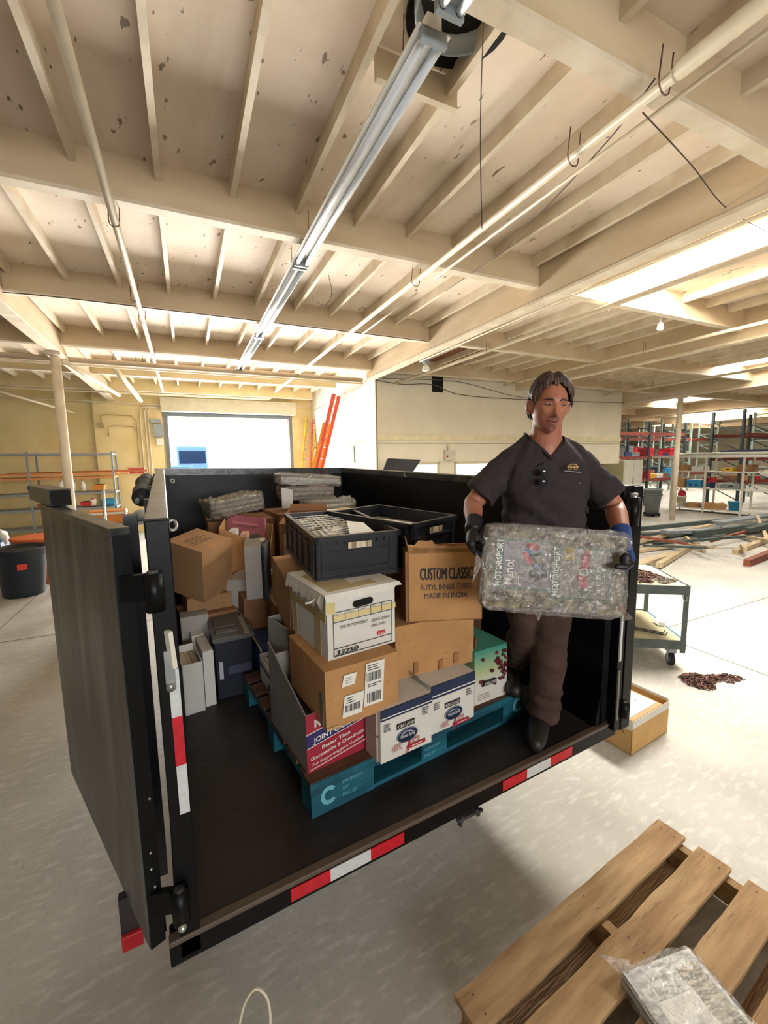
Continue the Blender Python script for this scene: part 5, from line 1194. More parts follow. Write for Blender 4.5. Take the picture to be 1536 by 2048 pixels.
# ------------------------------------------------------------------ floor carton
t = frame('cardboard_box', 'open tan carton of papers on the concrete floor right of the trailer', 'box', 2.69, 1.50, 0, 2)
b_ = MB(); w_, d_, h_ = .47, .34, .24; cm = mat('cardboard_tan', 'c9a166', .85, var=.06, scale=7)
crisp(b_, w_, d_, h_, cm, open_=True, inner=M['card4']); b_.box(-.001, -.0015, .19, w_+.001, 0, h_+.002, M['wbox']); b_.box(-.0015, 0, .175, 0, d_, h_+.002, M['wbox'])
for q in range(9): y_ = .05+.028*q; b_.bar((-.001, y_, .13+.02*sin(q*2.1)), (-.001, y_+.02, .145+.015*cos(q*3)), .003, .003, M['ink'])
b_.build('carton', t)
b_ = MB(); flap(b_, (0, d_, h_), (w_, d_, h_), (0, 1, 0), .04, 10, cm); flap(b_, (w_, 0, h_), (w_, d_, h_), (1, 0, 0), .015, 20, M['wbox']); b_.build('box_flap', t)
for k in range(5):
    b_ = MB(); b_.box(.02+.004*k, .02, .03+.040*k, .44-.006*k, .31, .065+.040*k, flat('d8c7a2' if k % 2 else 'bf9a68'))
    if k == 4:
        b_.box(.05, .05, .2255, .40, .29, .228, M['white']); b_.tube([(.21+.045*cos(q*pi/9), .17+.022*sin(q*pi/9), .2295) for q in range(18)], .0018, M['ink'], 5, closed=True); b_.bar((.19, .165, .229), (.235, .168, .229), .003, .002, M['ink']); b_.bar((.28, .14, .229), (.30, .15, .229), .006, .002, M['ink'])
    child_of(t, b_, 'folder', ('lowest', 'second lowest', 'middle', 'second highest', 'topmost white-covered')[k]+' folder in the open tan floor carton', 'folder', 'folders in the floor carton')
# ------------------------------------------------------------------ cart with chains
t = frame('utility_cart', 'two-shelf steel utility cart with a blue lower rail, right of the trailer', 'cart', 4.28-.9*.783, 1.95+.9*.622, 0, -38.5)
CW, CD = .9, .85
for zt in (.80, .27):
    b_ = MB(); b_.box(.0, .0, zt-.02, CW, CD, zt-.008, M['cartply'])
    b_.build('shelf_board', t)
    b_ = MB(); b_.box(0, -.004, zt-.085, CW, 0.008, zt, M['cartgrey']); b_.build('shelf_rail', t)
    b_ = MB(); b_.box(CW-.008, 0, zt-.085, CW+.004, CD, zt+.0, M['blue'] if zt < .5 else M['cartgrey']); b_.build('shelf_rail', t, label='blue side rail' if zt < .5 else None)
    b_ = MB(); b_.box(0, CD-.008, zt-.085, CW, CD+.004, zt, M['cartgrey']); b_.build('shelf_rail', t)
    b_ = MB(); b_.box(-.004, 0, zt-.085, .008, CD, zt, M['cartgrey']); b_.build('shelf_rail', t)
for (x, y) in ((0, 0), (CW-.045, 0), (0, CD-.045), (CW-.045, CD-.045)):
    b_ = MB(); b_.box(x, y, .15, x+.045, y+.006, .80, M['cartgrey']); b_.box(x if x < .1 else x+.039, y, .15, (x if x < .1 else x+.039)+.006, y+.045, .80, M['cartgrey']); b_.build('leg', t)
    c = MB(); cx_, cy_ = min(max(x+.02, .09), CW-.09), min(max(y+.02, .07), CD-.07)
    X = Matrix.Translation((cx_-.02, cy_, .06)) @ Matrix.Rotation(rad(90), 4, 'Y'); c.lathe([(.02, 0), (.058, .002), (.062, .01), (.062, .03), (.058, .038), (.02, .04)], M['rubber'], n=22, X=X); c.lathe([(.03, -.001), (.03, .041)], M['steel'], n=14, X=X)
    c.box(cx_-.03, cy_-.015, .06, cx_-.025, cy_+.015, .135, M['steel']); c.box(cx_+.025, cy_-.015, .06, cx_+.03, cy_+.015, .135, M['steel']); c.box(cx_-.035, cy_-.035, .13, cx_+.035, cy_+.035, .186, M['steel']); c.build('caster', t)
b_ = MB(); b_.tube([(CW-.06, -.01, .715), (CW-.062, -.02, .69), (CW-.05, -.025, .66), (CW-.03, -.02, .67), (CW-.028, -.01, .70)], .005, M['steel'], 6); b_.build('hook', t)
def chain(name, label, c, ext, nl, m, seed, zr=.05, linkr=.011, yaw=0):
    """heap of individual oval links following a rambling path"""
    random.seed(seed); b_ = MB(); p = V3((0, 0, 0)); a = random.random()*6; P = []
    for k in range(nl):
        a += random.uniform(-.55, .55)
        st = V3((cos(a), sin(a), 0))*linkr*2.3; q = p+st
        if (q.x/ext[0])**2+(q.y/ext[1])**2 > 1: a += pi*.6; st = V3((cos(a), sin(a), 0))*linkr*2.3; q = p+st
        p = q; P.append((p.copy(), a))
    for k, (p, a) in enumerate(P):
        e = (p.x/ext[0])**2+(p.y/ext[1])**2; z = .008+zr*max(0, 1-e)*random.random()
        X = Matrix.Translation((p.x, p.y, z)) @ Matrix.Rotation(a, 4, 'Z') @ Matrix.Rotation(rad(90*(k % 2)+random.uniform(-25, 25)), 4, 'X')
        vs = [X @ V3((linkr*1.9*cos(t_), linkr*sin(t_), 0)) for t_ in [2*pi*j/8 for j in range(8)]]
        b_.tube(vs, linkr*.36, m, 5, closed=True)
    o = b_.build(name); o.location = c; o.rotation_euler = (0, 0, yaw); tag(o, label, 'chain'); o['kind'] = 'stuff'; return o
cx0 = V3((4.28, 1.95, 0))
chain('chain_heap', 'heap of rusty chain on the top shelf of the utility cart', cx0+V3((-.783*.38+.622*.30, .622*.38+.783*.30, .795)), (.26, .22), 300, M['rust'], 2, .07, .012, rad(-38))
o = chain('chain_heap', 'tangle of pale thin chain at the right of the rusty heap on the cart', cx0+V3((-.783*.17+.622*.16, .622*.17+.783*.16, .795)), (.13, .08), 90, flat('8d8580', .4, .6), 5, .03, .009, rad(-38))
chain('chain_heap', 'pile of rusty chain lying on the bare concrete floor', (4.12, 1.76, 0), (.13, .13), 190, M['rust'], 3, .05, .012)
chain('chain_heap', 'right tail of the rusty floor chain pile', (4.35, 1.68, 0), (.19, .06), 110, M['rust'], 9, .03, .011, rad(-30))
o = MB()
for s_, cc in ((0, '2a2a2c'), (.05, '35302c')): o.tube([(cx0+V3((-.783*a+.622*b2, .622*a+.783*b2, .272+.004*s_))) for a, b2 in ((.75, .25+s_), (.5, .30+s_), (.3, .22+s_), (.12, .12+s_), (.07, .2+s_))], .006, flat(cc), 6)
tag(o.build('cable_coil', None, tuple(cx0)), 'black cables lying on the lower shelf of the utility cart', 'cable'); 
o = MB(); o.cbox(cx0+V3((-.783*.05+.622*.42, .622*.05+.783*.42, .288)), (.06, .12, .035), M['white'], rad(-38)); tag(o.build('white_tool', None, tuple(cx0)), 'small white and black tool beside the blue rail of the cart', 'tool')

# ------------------------------------------------------------------ lumber heap on the floor
random.seed(4)
lum = [ # (px a, px b) were measured; given here as floor points a,b in metres, section, material
 ((10.6, 4.75), (7.75, 4.05), .09, .09, 'woodgrey', 'pale long beam end lying nearest the cart'),
 ((8.9, 4.42), (7.35, 4.20), .14, .10, 'woodgrey', 'pale short plank right behind the chain cart'),
 ((8.0, 5.1), (9.8, 4.85), .12, .05, 'woodgrey', 'pale board lying flat left in the lumber heap'),
 ((9.25, 3.35), (10.9, 3.45), .10, .12, 'lumred', 'red-brown square timber at the front of the lumber heap'),
 ((8.95, 2.75), (11.8, 2.6), .10, .08, 'woodgrey', 'pale timber at the right front of the lumber heap'),
 ((10.2, 3.9), (13.5, 4.2), .10, .09, 'woodgrey', 'long pale timber crossing behind the red-brown one'),
 ((9.0, 5.8), (13.5, 4.6), .12, .10, 'lumdark', 'dark grey-green long beam along the back of the heap'),
 ((9.8, 6.3), (15.5, 5.6), .12, .10, 'lumdark', 'dark grey-green beam farthest back in the heap'),
 ((10.3, 5.3), (14.2, 4.7), .20, .08, 'greysteel', 'grey wide board in the middle of the heap'),
 ((8.6, 5.5), (12.2, 5.2), .10, .06, 'woodgrey', 'pale narrow board at the left back of the heap'),
 ((11.0, 5.0), (16.0, 4.2), .10, .14, 'lumdark', 'dark beam running off to the right'),
 ((12.0, 4.4), (17.0, 4.9), .12, .10, 'lumdark', 'second dark beam running off to the right'),
 ((12.6, 3.9), (16.5, 3.6), .10, .08, 'woodgrey', 'pale beam at the right edge of the heap'),
 ((9.3, 5.0), (11.1, 4.1), .07, .05, 'lumdark', 'thin dark batten slanting across the heap'),
 ((8.5, 4.75), (9.6, 4.1), .05, .04, 'lumdark', 'short thin dark batten in front of the heap'),
 ((11.3, 5.9), (9.6, 6.2), .08, .06, 'lumdark', 'short dark block at the back left of the heap'),
 ((11.5, 3.75), (12.6, 5.0), .09, .07, 'woodgrey', 'pale stick standing across the right of the heap'),
 ((13.0, 5.4), (16.4, 5.2), .3, .05, 'greysteel', 'wide grey panel at the back right of the heap'),
 ((9.9, 4.3), (10.4, 4.9), .06, .05, 'woodgrey', 'short pale offcut in the middle of the heap'),
 ((10.1, 3.7), (10.6, 3.95), .06, .08, 'woodgrey', 'short grey offcut beside the red-brown timber'),
 ((10.0, 5.0), (12.4, 5.6), .08, .07, 'lumdark', 'dark grey beam crossing the back of the heap'),
 ((12.0, 4.0), (15.0, 5.3), .07, .07, 'woodgrey', 'pale pole leaning right across the heap'),
 ((10.9, 5.6), (8.4, 5.9), .09, .05, 'lumdark', 'thin dark board far at the left back of the heap'),
 ((9.4, 3.9), (10.0, 4.7), .05, .04, 'woodgrey', 'thin pale stick beside the slanting dark batten'),
 ((11.0, 4.9), (14.5, 5.9), .16, .04, 'greysteel', 'grey-green flat strip crossing the back of the heap'),
 ((10.6, 4.5), (12.3, 4.4), .05, .05, 'lumred', 'thin reddish lath in the middle of the heap'),
 ((13.4, 4.1), (15.8, 4.6), .12, .05, 'woodgrey', 'pale flat board at the far right of the heap'),
]
for k, (a, b2, w_, h_, mm, lab) in enumerate(lum):
    z0 = h_/2+(.0 if k < 6 else .10*(k % 3)); z1 = h_/2+(.03 if k < 6 else .22*((k*7) % 4)/3)
    b_ = MB(); b_.bar((a[0], a[1], z0), (b2[0], b2[1], z1), w_, h_, M[mm]); tag(b_.build('timber', None, (a[0], a[1], 0)), lab, 'lumber', 'loose timbers in the floor heap')
b_ = MB(); b_.bar((9.0, 5.2, .30), (9.6, 4.5, .18), .08, .05, M['lumred']); tag(b_.build('timber', None, (9, 5.2, 0)), 'short reddish grey stick poking up at the left of the heap', 'lumber', 'loose timbers in the floor heap')
# ------------------------------------------------------------------ right: cabinet, bins, shelf
t = bthing('cabinet', 'tall white metal cabinet standing at the end of the office wall', 'cabinet', 12.95, 9.25)
b_ = MB(); b_.box(0, 0, 0, .92, .8, 1.86, M['offwhite']); b_.box(-.004, .02, .02, 0, .78, 1.84, flat('b5ac86', .6)); b_.build('cabinet_body', t)
b_ = MB(); b_.box(.02, -.02, .1, .42, 0, 1.84, M['offwhite']); b_.build('door', t); b_ = MB(); b_.box(.46, -.02, .1, .90, 0, 1.84, M['offwhite']); h_ = b_.build('door', t)
b_ = MB(); b_.box(.425, -.05, .9, .44, -.02, 1.3, flat('a8a48c')); b_.build('handle', h_); b_ = MB(); b_.box(.15, -.025, .75, .32, -.02, .9, flat('6b6a60')); b_.build('vent_grille', t)
t = bthing('trash_can', 'grey wheeled trash can beside the white cabinet', 'trash can', 13.95, 8.9, group='round trash cans')
b_ = MB(); b_.lathe([(.20, .12), (.27, .85), (.30, .86), (.30, .90), (.26, .90), (.25, .86)], M['bing'], n=28); b_.build('can_body', t); b_ = MB(); b_.lathe([(.22, .04), (.25, .05), (.25, .11), (.2, .12)], M['rubber'], n=24); b_.build('dolly', t)
for s_ in (-1, 1): b_ = MB(); b_.lathe([(.03, 0), (.03, .03)], M['rubber'], n=12, X=Matrix.Translation((s_*.15, -.15, .03)) @ Matrix.Rotation(rad(90), 4, 'Y')); b_.build('caster', t)
b_ = MB(); b_.lathe([(.285, .70), (.29, .74)], flat('6f7675'), n=28); b_.build('can_band', t)
t = bthing('storage_shelf', 'white open storage shelf with three bays in front of the pallet racks', 'shelf', 16.2, 6.3, yaw=0)
SV = [0, 1.15, 2.25, 3.35]
for v in SV:
    for u in (0, .6): b_ = MB(); b_.box(u, v, 0, u+.05, v+.05, 1.9 if u else 1.9, M['offwhite']); b_.build('post', t)
for z in (.10, .82, 1.40): b_ = MB(); b_.box(0, 0, z, .65, 3.4, z+.04, M['offwhite']); b_.build('shelf_board', t)
b_ = MB(); b_.box(-.1, -.6, 1.90, .75, 4.1, 1.98, M['white']); b_.build('shelf_top', t)
random.seed(21)
items = [('plastic_crate', 'bright blue plastic crate on the middle board of the white shelf', 'crate', .1, 2.45, .86, .4, .45, .26, 'bluep'),
 ('plastic_bucket', 'white bucket with a red rag at the left end of the lowest board', 'bucket', .15, 3.0, .14, .3, .3, .36, 'white'),
 ('plastic_tub', 'blue round tub on the lowest board of the white shelf', 'tub', .1, 1.25, .14, .4, .4, .30, 'bluep'),
 ('paper_bag_heap', 'crumpled brown paper bags on the lowest board of the white shelf', 'paper', .1, 1.8, .14, .45, .6, .18, 'card'),
 ('cardboard_box', 'pale flat box on the lowest board next to the white bucket', 'box', .1, 2.5, .14, .4, .4, .16, 'card2'),
 ('tool_case', 'grey tool case on the middle board of the white shelf', 'case', .1, 1.3, .86, .4, .5, .16, 'greysteel'),
 ('paint_can', 'small blue can on the middle board beside the grey case', 'can', .15, 2.05, .86, .18, .18, .2, 'navy'),
 ('paint_can', 'small white can on the middle board beside the blue crate', 'can', .15, 1.85, .86, .16, .16, .16, 'white'),
 ('cardboard_box', 'brown box at the left end of the middle board', 'box', .1, 3.0, .86, .4, .3, .3, 'card'),
 ('cardboard_box', 'tan box near the left of the upper board', 'box', .1, 2.9, 1.44, .4, .35, .2, 'card2'),
 ('plastic_sheet', 'white plastic bundle on the upper board', 'plastic', .1, 2.4, 1.44, .4, .4, .15, 'white'),
 ('tool_case', 'yellow tool case on the upper board of the white shelf', 'case', .1, 1.5, 1.44, .4, .35, .12, 'yellow'),
 ('cardboard_box', 'brown box right on the upper board', 'box', .1, 1.0, 1.44, .4, .4, .22, 'card3'),
 ('tool_case', 'red tool case on the middle board behind the blue crate', 'case', .3, 2.2, 1.0, .3, .3, .22, 'red'),
 ('lumber_bundle', 'pale pipes stacked on the very top of the white shelf', 'pipes', .0, -.4, 1.98, .4, 3.6, .10, 'offwhite'),
 ('blue_pipe', 'blue-grey pipe on the very top at the right of the white shelf', 'pipe', .45, -.9, 1.98, .18, 3.0, .16, 'navy')]
for (nm, lab, cat, u, v, z, du, dv, dz, mm) in items:
    t2 = bthing(nm, lab, cat, 16.2+u, 6.3+v, z); b_ = MB(); mm_ = M[mm]
    if nm in ('plastic_bucket', 'plastic_tub', 'paint_can'):
        r_ = du/2; b_.lathe([(r_*.8, 0), (r_*.98, dz*.9), (r_*1.06, dz*.9), (r_*1.06, dz), (r_*.95, dz)], mm_, (r_, r_, 0), 20); b_.build('pail', t2)
        if nm == 'plastic_bucket': b_ = MB(); b_.ell((r_, r_, dz+.08), (.13, .13, .14), M['red']); b_.build('rag', t2); b_ = MB(); b_.box(.0, .06, .12, .004, .24, .24, M['tape']); b_.build('paper_label', t2)
    elif nm == 'paper_bag_heap' or nm == 'plastic_sheet':
        slab(du, dv, dz, 40, 20, .05, 3+z, mm_, b_); b_.build('heap', t2)
    elif nm == 'lumber_bundle':
        for q in range(4): b_.tube([(.05+.1*q, 0, .05), (.05+.1*q, dv-.5*(q % 2), .05)], .045, mm_, 10)
        b_.build('pipes', t2)
    elif nm == 'plastic_crate':
        b_.box(0, 0, 0, du, dv, dz*.8, mm_); b_.box(-.01, -.01, dz*.8, du+.01, dv+.01, dz, mm_); b_.box(-.012, .08, .05, 0, .18, .12, M['navy']); b_.box(-.012, .27, .05, 0, .37, .12, M['navy']); b_.build('crate_shell', t2)
    else:
        b_.box(0, 0, 0, du, dv, dz, mm_); b_.box(-.006, dv*.3, dz*.45, 0, dv*.6, dz*.7, M['ink'] if cat == 'case' else M['tape']); b_.build('box_body', t2, bevel=.008)
# dark stacked crates and white tubs at the right
for k in range(3):
    for q in range(2):
        b_ = BM(); u, v, z = 15.6, 5.35-q*.62, .02+.28*k
        b_.box(u, v, z, u+.42, v+.58, z+.26, flat('3a4148', .6)); b_.box(u-.02, v-.01, z+.20, u+.44, v+.59, z+.26, flat('4a525a', .6)); b_.box(u-.006, v+.2, z+.10, u, v+.38, z+.15, M['ink'])
        tag(b_.build('plastic_crate', None, tuple(bw(u, v, z))), '%s dark grey crate in the %s stack right of the white shelf' % (('lowest', 'middle', 'topmost')[k], ('left', 'right')[q]), 'crate', 'dark crates stacked by the white shelf')
for k, (x, lab) in enumerate(((4.75, 'large white bucket on the floor at the right edge'), (5.25, 'white bucket standing behind the large one at the right edge'))):
    t2 = bthing('plastic_bucket', lab, 'bucket', 14.3-.6*k*0+.35*k, x, 0, group='white buckets by the dark crates'); b_ = MB(); b_.lathe([(.20, 0), (.235, .36), (.25, .36), (.25, .42), (.2, .42)], M['white'], n=24); b_.build('pail', t2)
b_ = BM(); b_.box(15.5, 5.9, 0, 15.9, 6.3, .12, M['woodgrey']); tag(b_.build('cardboard_box', None, tuple(bw(15.5, 5.9, 0))), 'flat pale box on the floor under the end of the white shelf', 'box')
# ------------------------------------------------------------------ pallet racks far right
def rack(u0, v0, nb, bay, ht, levels, col, beamc, lab, depth=1.0, load=True, seed=0, alongu=True, grp='pallet racks'):
    random.seed(seed); t = bthing('pallet_rack', lab, 'rack', u0, v0, 0, 0 if alongu else rad(90), grp)
    for k in range(nb+1):
        b_ = MB(); x = k*bay
        for y in (0, depth): b_.box(x-.045, y-.04, 0, x+.045, y+.04, ht, M[col])
        z = .3
        while z < ht-.5: b_.bar((x, 0, z), (x, depth, z+.5), .03, .03, M[col]); b_.bar((x, 0, z+.5), (x, depth, z+.5), .03, .03, M[col]); z += .6
        b_.build('upright_frame', t)
    for z in levels:
        for k in range(nb):
            for y in (0, depth): b_ = MB(); b_.box(k*bay+.045, y-.03, z, (k+1)*bay-.045, y+.03, z+.12, M[beamc]); b_.build('beam', t)
    if load:
        cols = ('card', 'navy', 'greysteel', 'white', 'card3', 'bluep', 'yellow', 'red', 'crate2')
        for z in levels[:2]:
            for k in range(nb):
                x = k*bay+.15
                while x < (k+1)*bay-.5:
                    w_ = random.uniform(.2, .5); h_ = random.uniform(.12, .42)
                    LOADS.append((t, x, z, w_, h_, random.choice(cols), rn, k, z)); x += w_+.06
    return t
LOADS = []
racks = [
 (13.6, 12.3, 3, 2.6, 3.5, (.85, 1.85, 2.9), 'rackb', 'racko', 'dark uprighted pallet rack behind the white cabinet, with orange beams', 31),
 (18.4, 8.6, 3, 2.6, 3.6, (.9, 1.75, 2.65), 'rackb', 'racko', 'dark pallet rack right behind the white shelf', 32),
 (17.6, 14.3, 4, 2.6, 3.9, (.9, 2.0, 2.8), 'rackg', 'racko', 'pale green pallet rack in the second row', 33),
 (16.5, 17.6, 5, 2.7, 3.9, (1.0, 2.1, 3.0), 'rackg', 'racko', 'tall pale green pallet rack in the third row', 34),
 (22.0, 6.2, 3, 2.7, 3.6, (.9, 1.9, 2.8), 'rackb', 'racko', 'dark pallet rack at the right edge behind the dark crates', 35),
 (24.0, 9.8, 3, 2.7, 3.9, (1.0, 2.1, 3.0), 'rackg', 'rackg', 'pale green pallet rack far behind at the right', 36)]
for rn, a in enumerate(racks): rack(a[0], a[1], a[2], a[3], a[4], a[5], a[6], a[7], a[8], seed=a[9])
LV = {}
cnm = {'card': 'brown carton', 'navy': 'navy bin', 'greysteel': 'grey case', 'white': 'white box', 'card3': 'worn brown carton', 'bluep': 'bright blue bin', 'yellow': 'yellow case', 'red': 'red case', 'crate2': 'dark grey bin'}
rnm = ('dark rack behind the cabinet', 'dark rack behind the white shelf', 'pale green second-row rack', 'tall pale green third-row rack', 'dark rack at the right edge', 'pale green far right rack')
seen = {}
for (t, x, z, w_, h_, c, rn, kb, zb) in LOADS[:90]:
    b_ = MB(); b_.box(0, .1, 0, w_, .6, h_, M[c]); b_.box(-.004, .08, h_*.75, w_+.004, .62, h_*.82, M[c]); o = b_.build('stored_box'); o.location = Matrix.Translation(t.location) @ Matrix.Rotation(t.rotation_euler.z, 4, 'Z') @ V3((x, 0, z+.12)); o.rotation_euler = t.rotation_euler
    key = (c, rn, kb, zb); seen[key] = seen.get(key, 0)+1; tag(o, '%s%s on %s beam of %s, bay %s' % (('', 'second ', 'third ', 'fourth ', 'fifth ')[min(4, seen[key]-1)], cnm[c], 'lower' if zb < 1.5 else 'upper', rnm[rn], ('one', 'two', 'three', 'four', 'five')[kb]), 'box', 'assorted goods on the pallet racks')
for k, (u, v, c) in enumerate(((15.0, 11.6, 'yellow'), (15.5, 11.6, 'yellow'), (15.9, 11.65, 'yellow'))):
    b_ = BM(); b_.tube([bw(u+.32*cos(q*pi/12), v, 1.55+.32*sin(q*pi/12)) for q in range(13)], .03, M[c], 8); b_.X = None
    b2 = MB(); b2.tube([bw(u+.32*cos(q*pi/12), v, 1.55+.32*sin(q*pi/12)) for q in range(13)], .03, M[c], 8)
    tag(b2.build('hose_loop', None, tuple(bw(u, v, 1.5))), ('left', 'middle', 'right')[k]+' yellow hose loop hanging on the dark rack behind the cabinet', 'hose', 'yellow hose loops')
for k, (u, v, r_, h_, c, lab) in enumerate(((15.2, 11.0, .28, .7, 'bing', 'grey bin on the floor below the yellow hoses'), (16.0, 10.9, .26, .5, 'rubber', 'dark low bin on the floor below the yellow hoses'), (16.7, 10.8, .22, .35, 'navy', 'small navy bin on the floor left of the white shelf'))):
    t2 = bthing('storage_bin', lab, 'bin', u, v); b_ = MB(); b_.lathe([(r_*.8, 0), (r_, h_), (r_*1.08, h_), (r_*1.08, h_+.04), (r_*.9, h_+.04)], M[c], n=22); b_.build('bin_body', t2)
# ------------------------------------------------------------------ left side of the hall
t = frame('trash_can', 'big dark round trash can with an orange sticker, left of the trailer gate', 'trash can', -1.84, 8.30, 0, 0); t['group'] = 'round trash cans'
b_ = MB(); b_.lathe([(.25, 0), (.26, .02), (.325, .62), (.34, .63), (.345, .70), (.36, .71), (.36, .745), (.335, .745), (.33, .66)], M['bin'], n=36, cap=True); b_.lathe([(.325, .70), (.33, .71), (.0, .70)], M['dark'], n=30, cap=False); b_.build('can_body', t)
b_ = MB(); a0 = -1.35
for (a, z0, z1, wd, c) in ((-1.52, .44, .53, .38, 'd9402e'),):
    n_ = 6; vs = []
    for i in range(n_+1):
        q = a+wd*i/n_
        for z in (z0, z1): r_ = .25+.075*z/.62+.006; vs.append((r_*cos(q), r_*sin(q), z))
    b_.add(vs, [(2*i, 2*i+2, 2*i+3, 2*i+1) for i in range(n_)], flat(c, .5))
b_.build('sticker', t, label='orange and red sticker')
t = frame('trash_can', 'orange-rimmed trash can right behind the big dark one', 'trash can', -1.75, 9.05, 0, 0); t['group'] = 'round trash cans'
b_ = MB(); b_.lathe([(.26, 0), (.34, .74), (.37, .75), (.37, .79), (.345, .79)], flat('c9632e', .5), n=32); b_.lathe([(.345, .77), (0, .76)], M['dark'], n=30, cap=False); b_.build('can_body', t)
t = frame('plastic_jug_heap', 'white bottles and rags heaped at the left edge behind the dark trash can', 'bottles', -2.55, 9.3, 0, 0)
b_ = MB(); b_.box(-.3, -.2, 0, .3, .3, .72, M['navy']); b_.build('bin_body', t)
for k, (x, y, c) in enumerate(((-.2, 0, 'white'), (.0, .05, 'white'), (.2, -.05, 'bluep'), (.05, -.15, 'red'), (.28, .1, 'white'))):
    b_ = MB(); b_.lathe([(.08, 0), (.085, .18), (.03, .24), (.03, .28)], M[c], n=14, X=Matrix.Translation((x, y, .70)) @ Matrix.Rotation(rad(20*(k-2)), 4, 'X')); b_.build('bottle', t)
t = frame('hand_truck_wheel', 'small dark tyre at the left edge in front of the dark trash can', 'tyre', -2.16, 7.75, .13, 0)
b_ = MB(); b_.lathe([(.05, -.04), (.12, -.045), (.13, -.02), (.13, .02), (.12, .045), (.05, .04)], M['rubber'], n=22, X=Matrix.Rotation(rad(90), 4, 'X')); b_.build('tyre', t); b_ = MB(); b_.lathe([(.045, -.03), (.045, .03)], flat('6b2b30'), n=12, X=Matrix.Rotation(rad(90), 4, 'X')); b_.build('hub', t)
# steel shelf against the far left wall
t = bthing('storage_shelf', 'grey steel storage shelf along the yellow far wall at the left', 'shelf', -4.6, 12.6)
for x in (.0, 1.2, 2.9):
    for y in (0, .7):
        b_ = MB(); b_.box(x, y, 0, x+.04, y+.04, 2.30, M['greysteel']); b_.build('post', t)
for z in (.45, .92, 1.30, 1.68, 2.26):
    b_ = MB(); b_.box(0, 0, z-.05, 2.94, .74, z, M['greysteel'] if z != 1.68 else flat('c98a55', .7)); b_.build('shelf_board', t)
SI = [('storage_tote', 'navy oval tub on the low board of the grey shelf', 'tub', 1.5, .95, .5, .34, 'navy'), ('plastic_bin', 'blue parts bin at the left on the middle board', 'bin', 1.15, 1.33, .32, .16, 'navy'),
 ('plastic_jug', 'left white jug on the middle board', 'jug', 1.75, 1.33, .14, .30, 'white'), ('plastic_jug', 'right white jug on the middle board', 'jug', 1.95, 1.33, .14, .30, 'white'), ('spray_bottle', 'white spray bottle on the middle board', 'bottle', 2.2, 1.33, .1, .26, 'white'),
 ('parts_tray', 'orange parts tray on the middle board behind the column', 'tray', 2.45, 1.33, .25, .14, 'orange'), ('parts_tray', 'first red parts tray on the low board', 'tray', 1.3, .95, .3, .10, 'red'), ('parts_tray', 'second red parts tray on the low board', 'tray', 2.15, .95, .3, .10, 'red'),
 ('paint_can', 'white can on the low board under the orange tray', 'can', 2.35, .95, .14, .16, 'white'), ('cloth_heap', 'pale blue cloth heap on the low board', 'cloth', 2.6, .95, .3, .14, 'bluep'), ('cardboard_box', 'brown box on the lowest board of the grey shelf', 'box', 1.9, .46, .5, .25, 'card')]
for (nm, lab, cat, x, z, w_, h_, c) in SI:
    t2 = bthing(nm, lab, cat, -4.6+x, 12.65, z); b_ = MB()
    if cat in ('jug', 'bottle', 'can'):
        r_ = w_/2; b_.lathe([(r_, 0), (r_, h_*.6), (r_*.35, h_*.85), (r_*.35, h_)] if cat != 'can' else [(r_, 0), (r_, h_)], M[c], (r_, r_, 0), 16); b_.build('container', t2)
        b_ = MB(); b_.lathe([(r_*.4, h_), (r_*.4, h_+.02)], M['red'], (r_, r_, 0), 10); b_.build('cap', t2)
    elif cat == 'cloth': slab(w_, .4, h_, 24, 14, .03, 2, M[c], b_); b_.build('cloth', t2)
    elif cat == 'tub': b_.lathe([(w_*.4, 0), (w_*.5, h_), (w_*.53, h_), (w_*.53, h_+.03), (w_*.46, h_+.03)], M[c], (w_/2, .3, 0), 24); b_.build('tub_body', t2)
    else: b_.hexa([(.02, .02, 0), (w_-.02, .02, 0), (w_-.02, .38, 0), (.02, .38, 0), (0, 0, h_), (w_, 0, h_), (w_, .4, h_), (0, .4, h_)], M[c]); b_.box(.015, .015, h_, w_-.015, .385, h_+.002, M['dark']); b_.build('tray_body', t2)
for k, (a, b2, w_) in enumerate((((-4.5, 12.7, 1.74), (-1.35, 12.75, 1.74), .10), ((-4.2, 12.9, 1.76), (-1.6, 12.95, 1.76), .14), ((-3.9, 13.1, 1.78), (-.95, 13.1, 1.80), .09))):
    b_ = BM(); b_.bar(a, b2, w_, .05, flat(('d8a06a', 'd99a5c', 'b5643a')[k], .7)); tag(b_.build('timber', None, tuple(bw(*a))), ('front pale orange', 'middle orange', 'back red-brown')[k]+' board lying along the grey shelf', 'lumber', 'boards on the grey steel shelf')
# bundle of metal strips and gear seen over the gate
for k, (a, b2, r_) in enumerate((((-.62, 5.95, .9), (-.97, 6.0, 1.62), .016), ((-.66, 5.95, .9), (-1.06, 6.05, 1.52), .014), ((-.60, 5.95, .9), (-.86, 6.0, 1.53), .016), ((-.52, 6.0, .9), (-.50, 6.0, 1.72), .016), ((-.70, 5.95, .9), (-1.02, 6.1, 1.38), .013))):
    b_ = MB(); b_.tube([a, b2], r_, M['alu'], 8); tag(b_.build('metal_tube', None, a), ('steepest left leaning', 'second leaning', 'third leaning', 'almost upright', 'lowest leaning')[k]+' silver tube in the barrel behind the trailer gate', 'tube', 'silver tubes behind the gate')
t = frame('barrel', 'dark barrel behind the trailer gate holding silver tubes', 'barrel', -.60, 5.97, 0, 0)
b_ = MB(); b_.lathe([(.24, 0), (.26, .3), (.27, 1.05), (.30, 1.12), (.26, 1.13), (.24, .5), (0, .5)], M['bin'], n=28, cap=False); b_.build('barrel_body', t)
t = frame('work_table', 'low table behind the gate with an orange box on it', 'table', -1.1, 7.1, 0, 0)
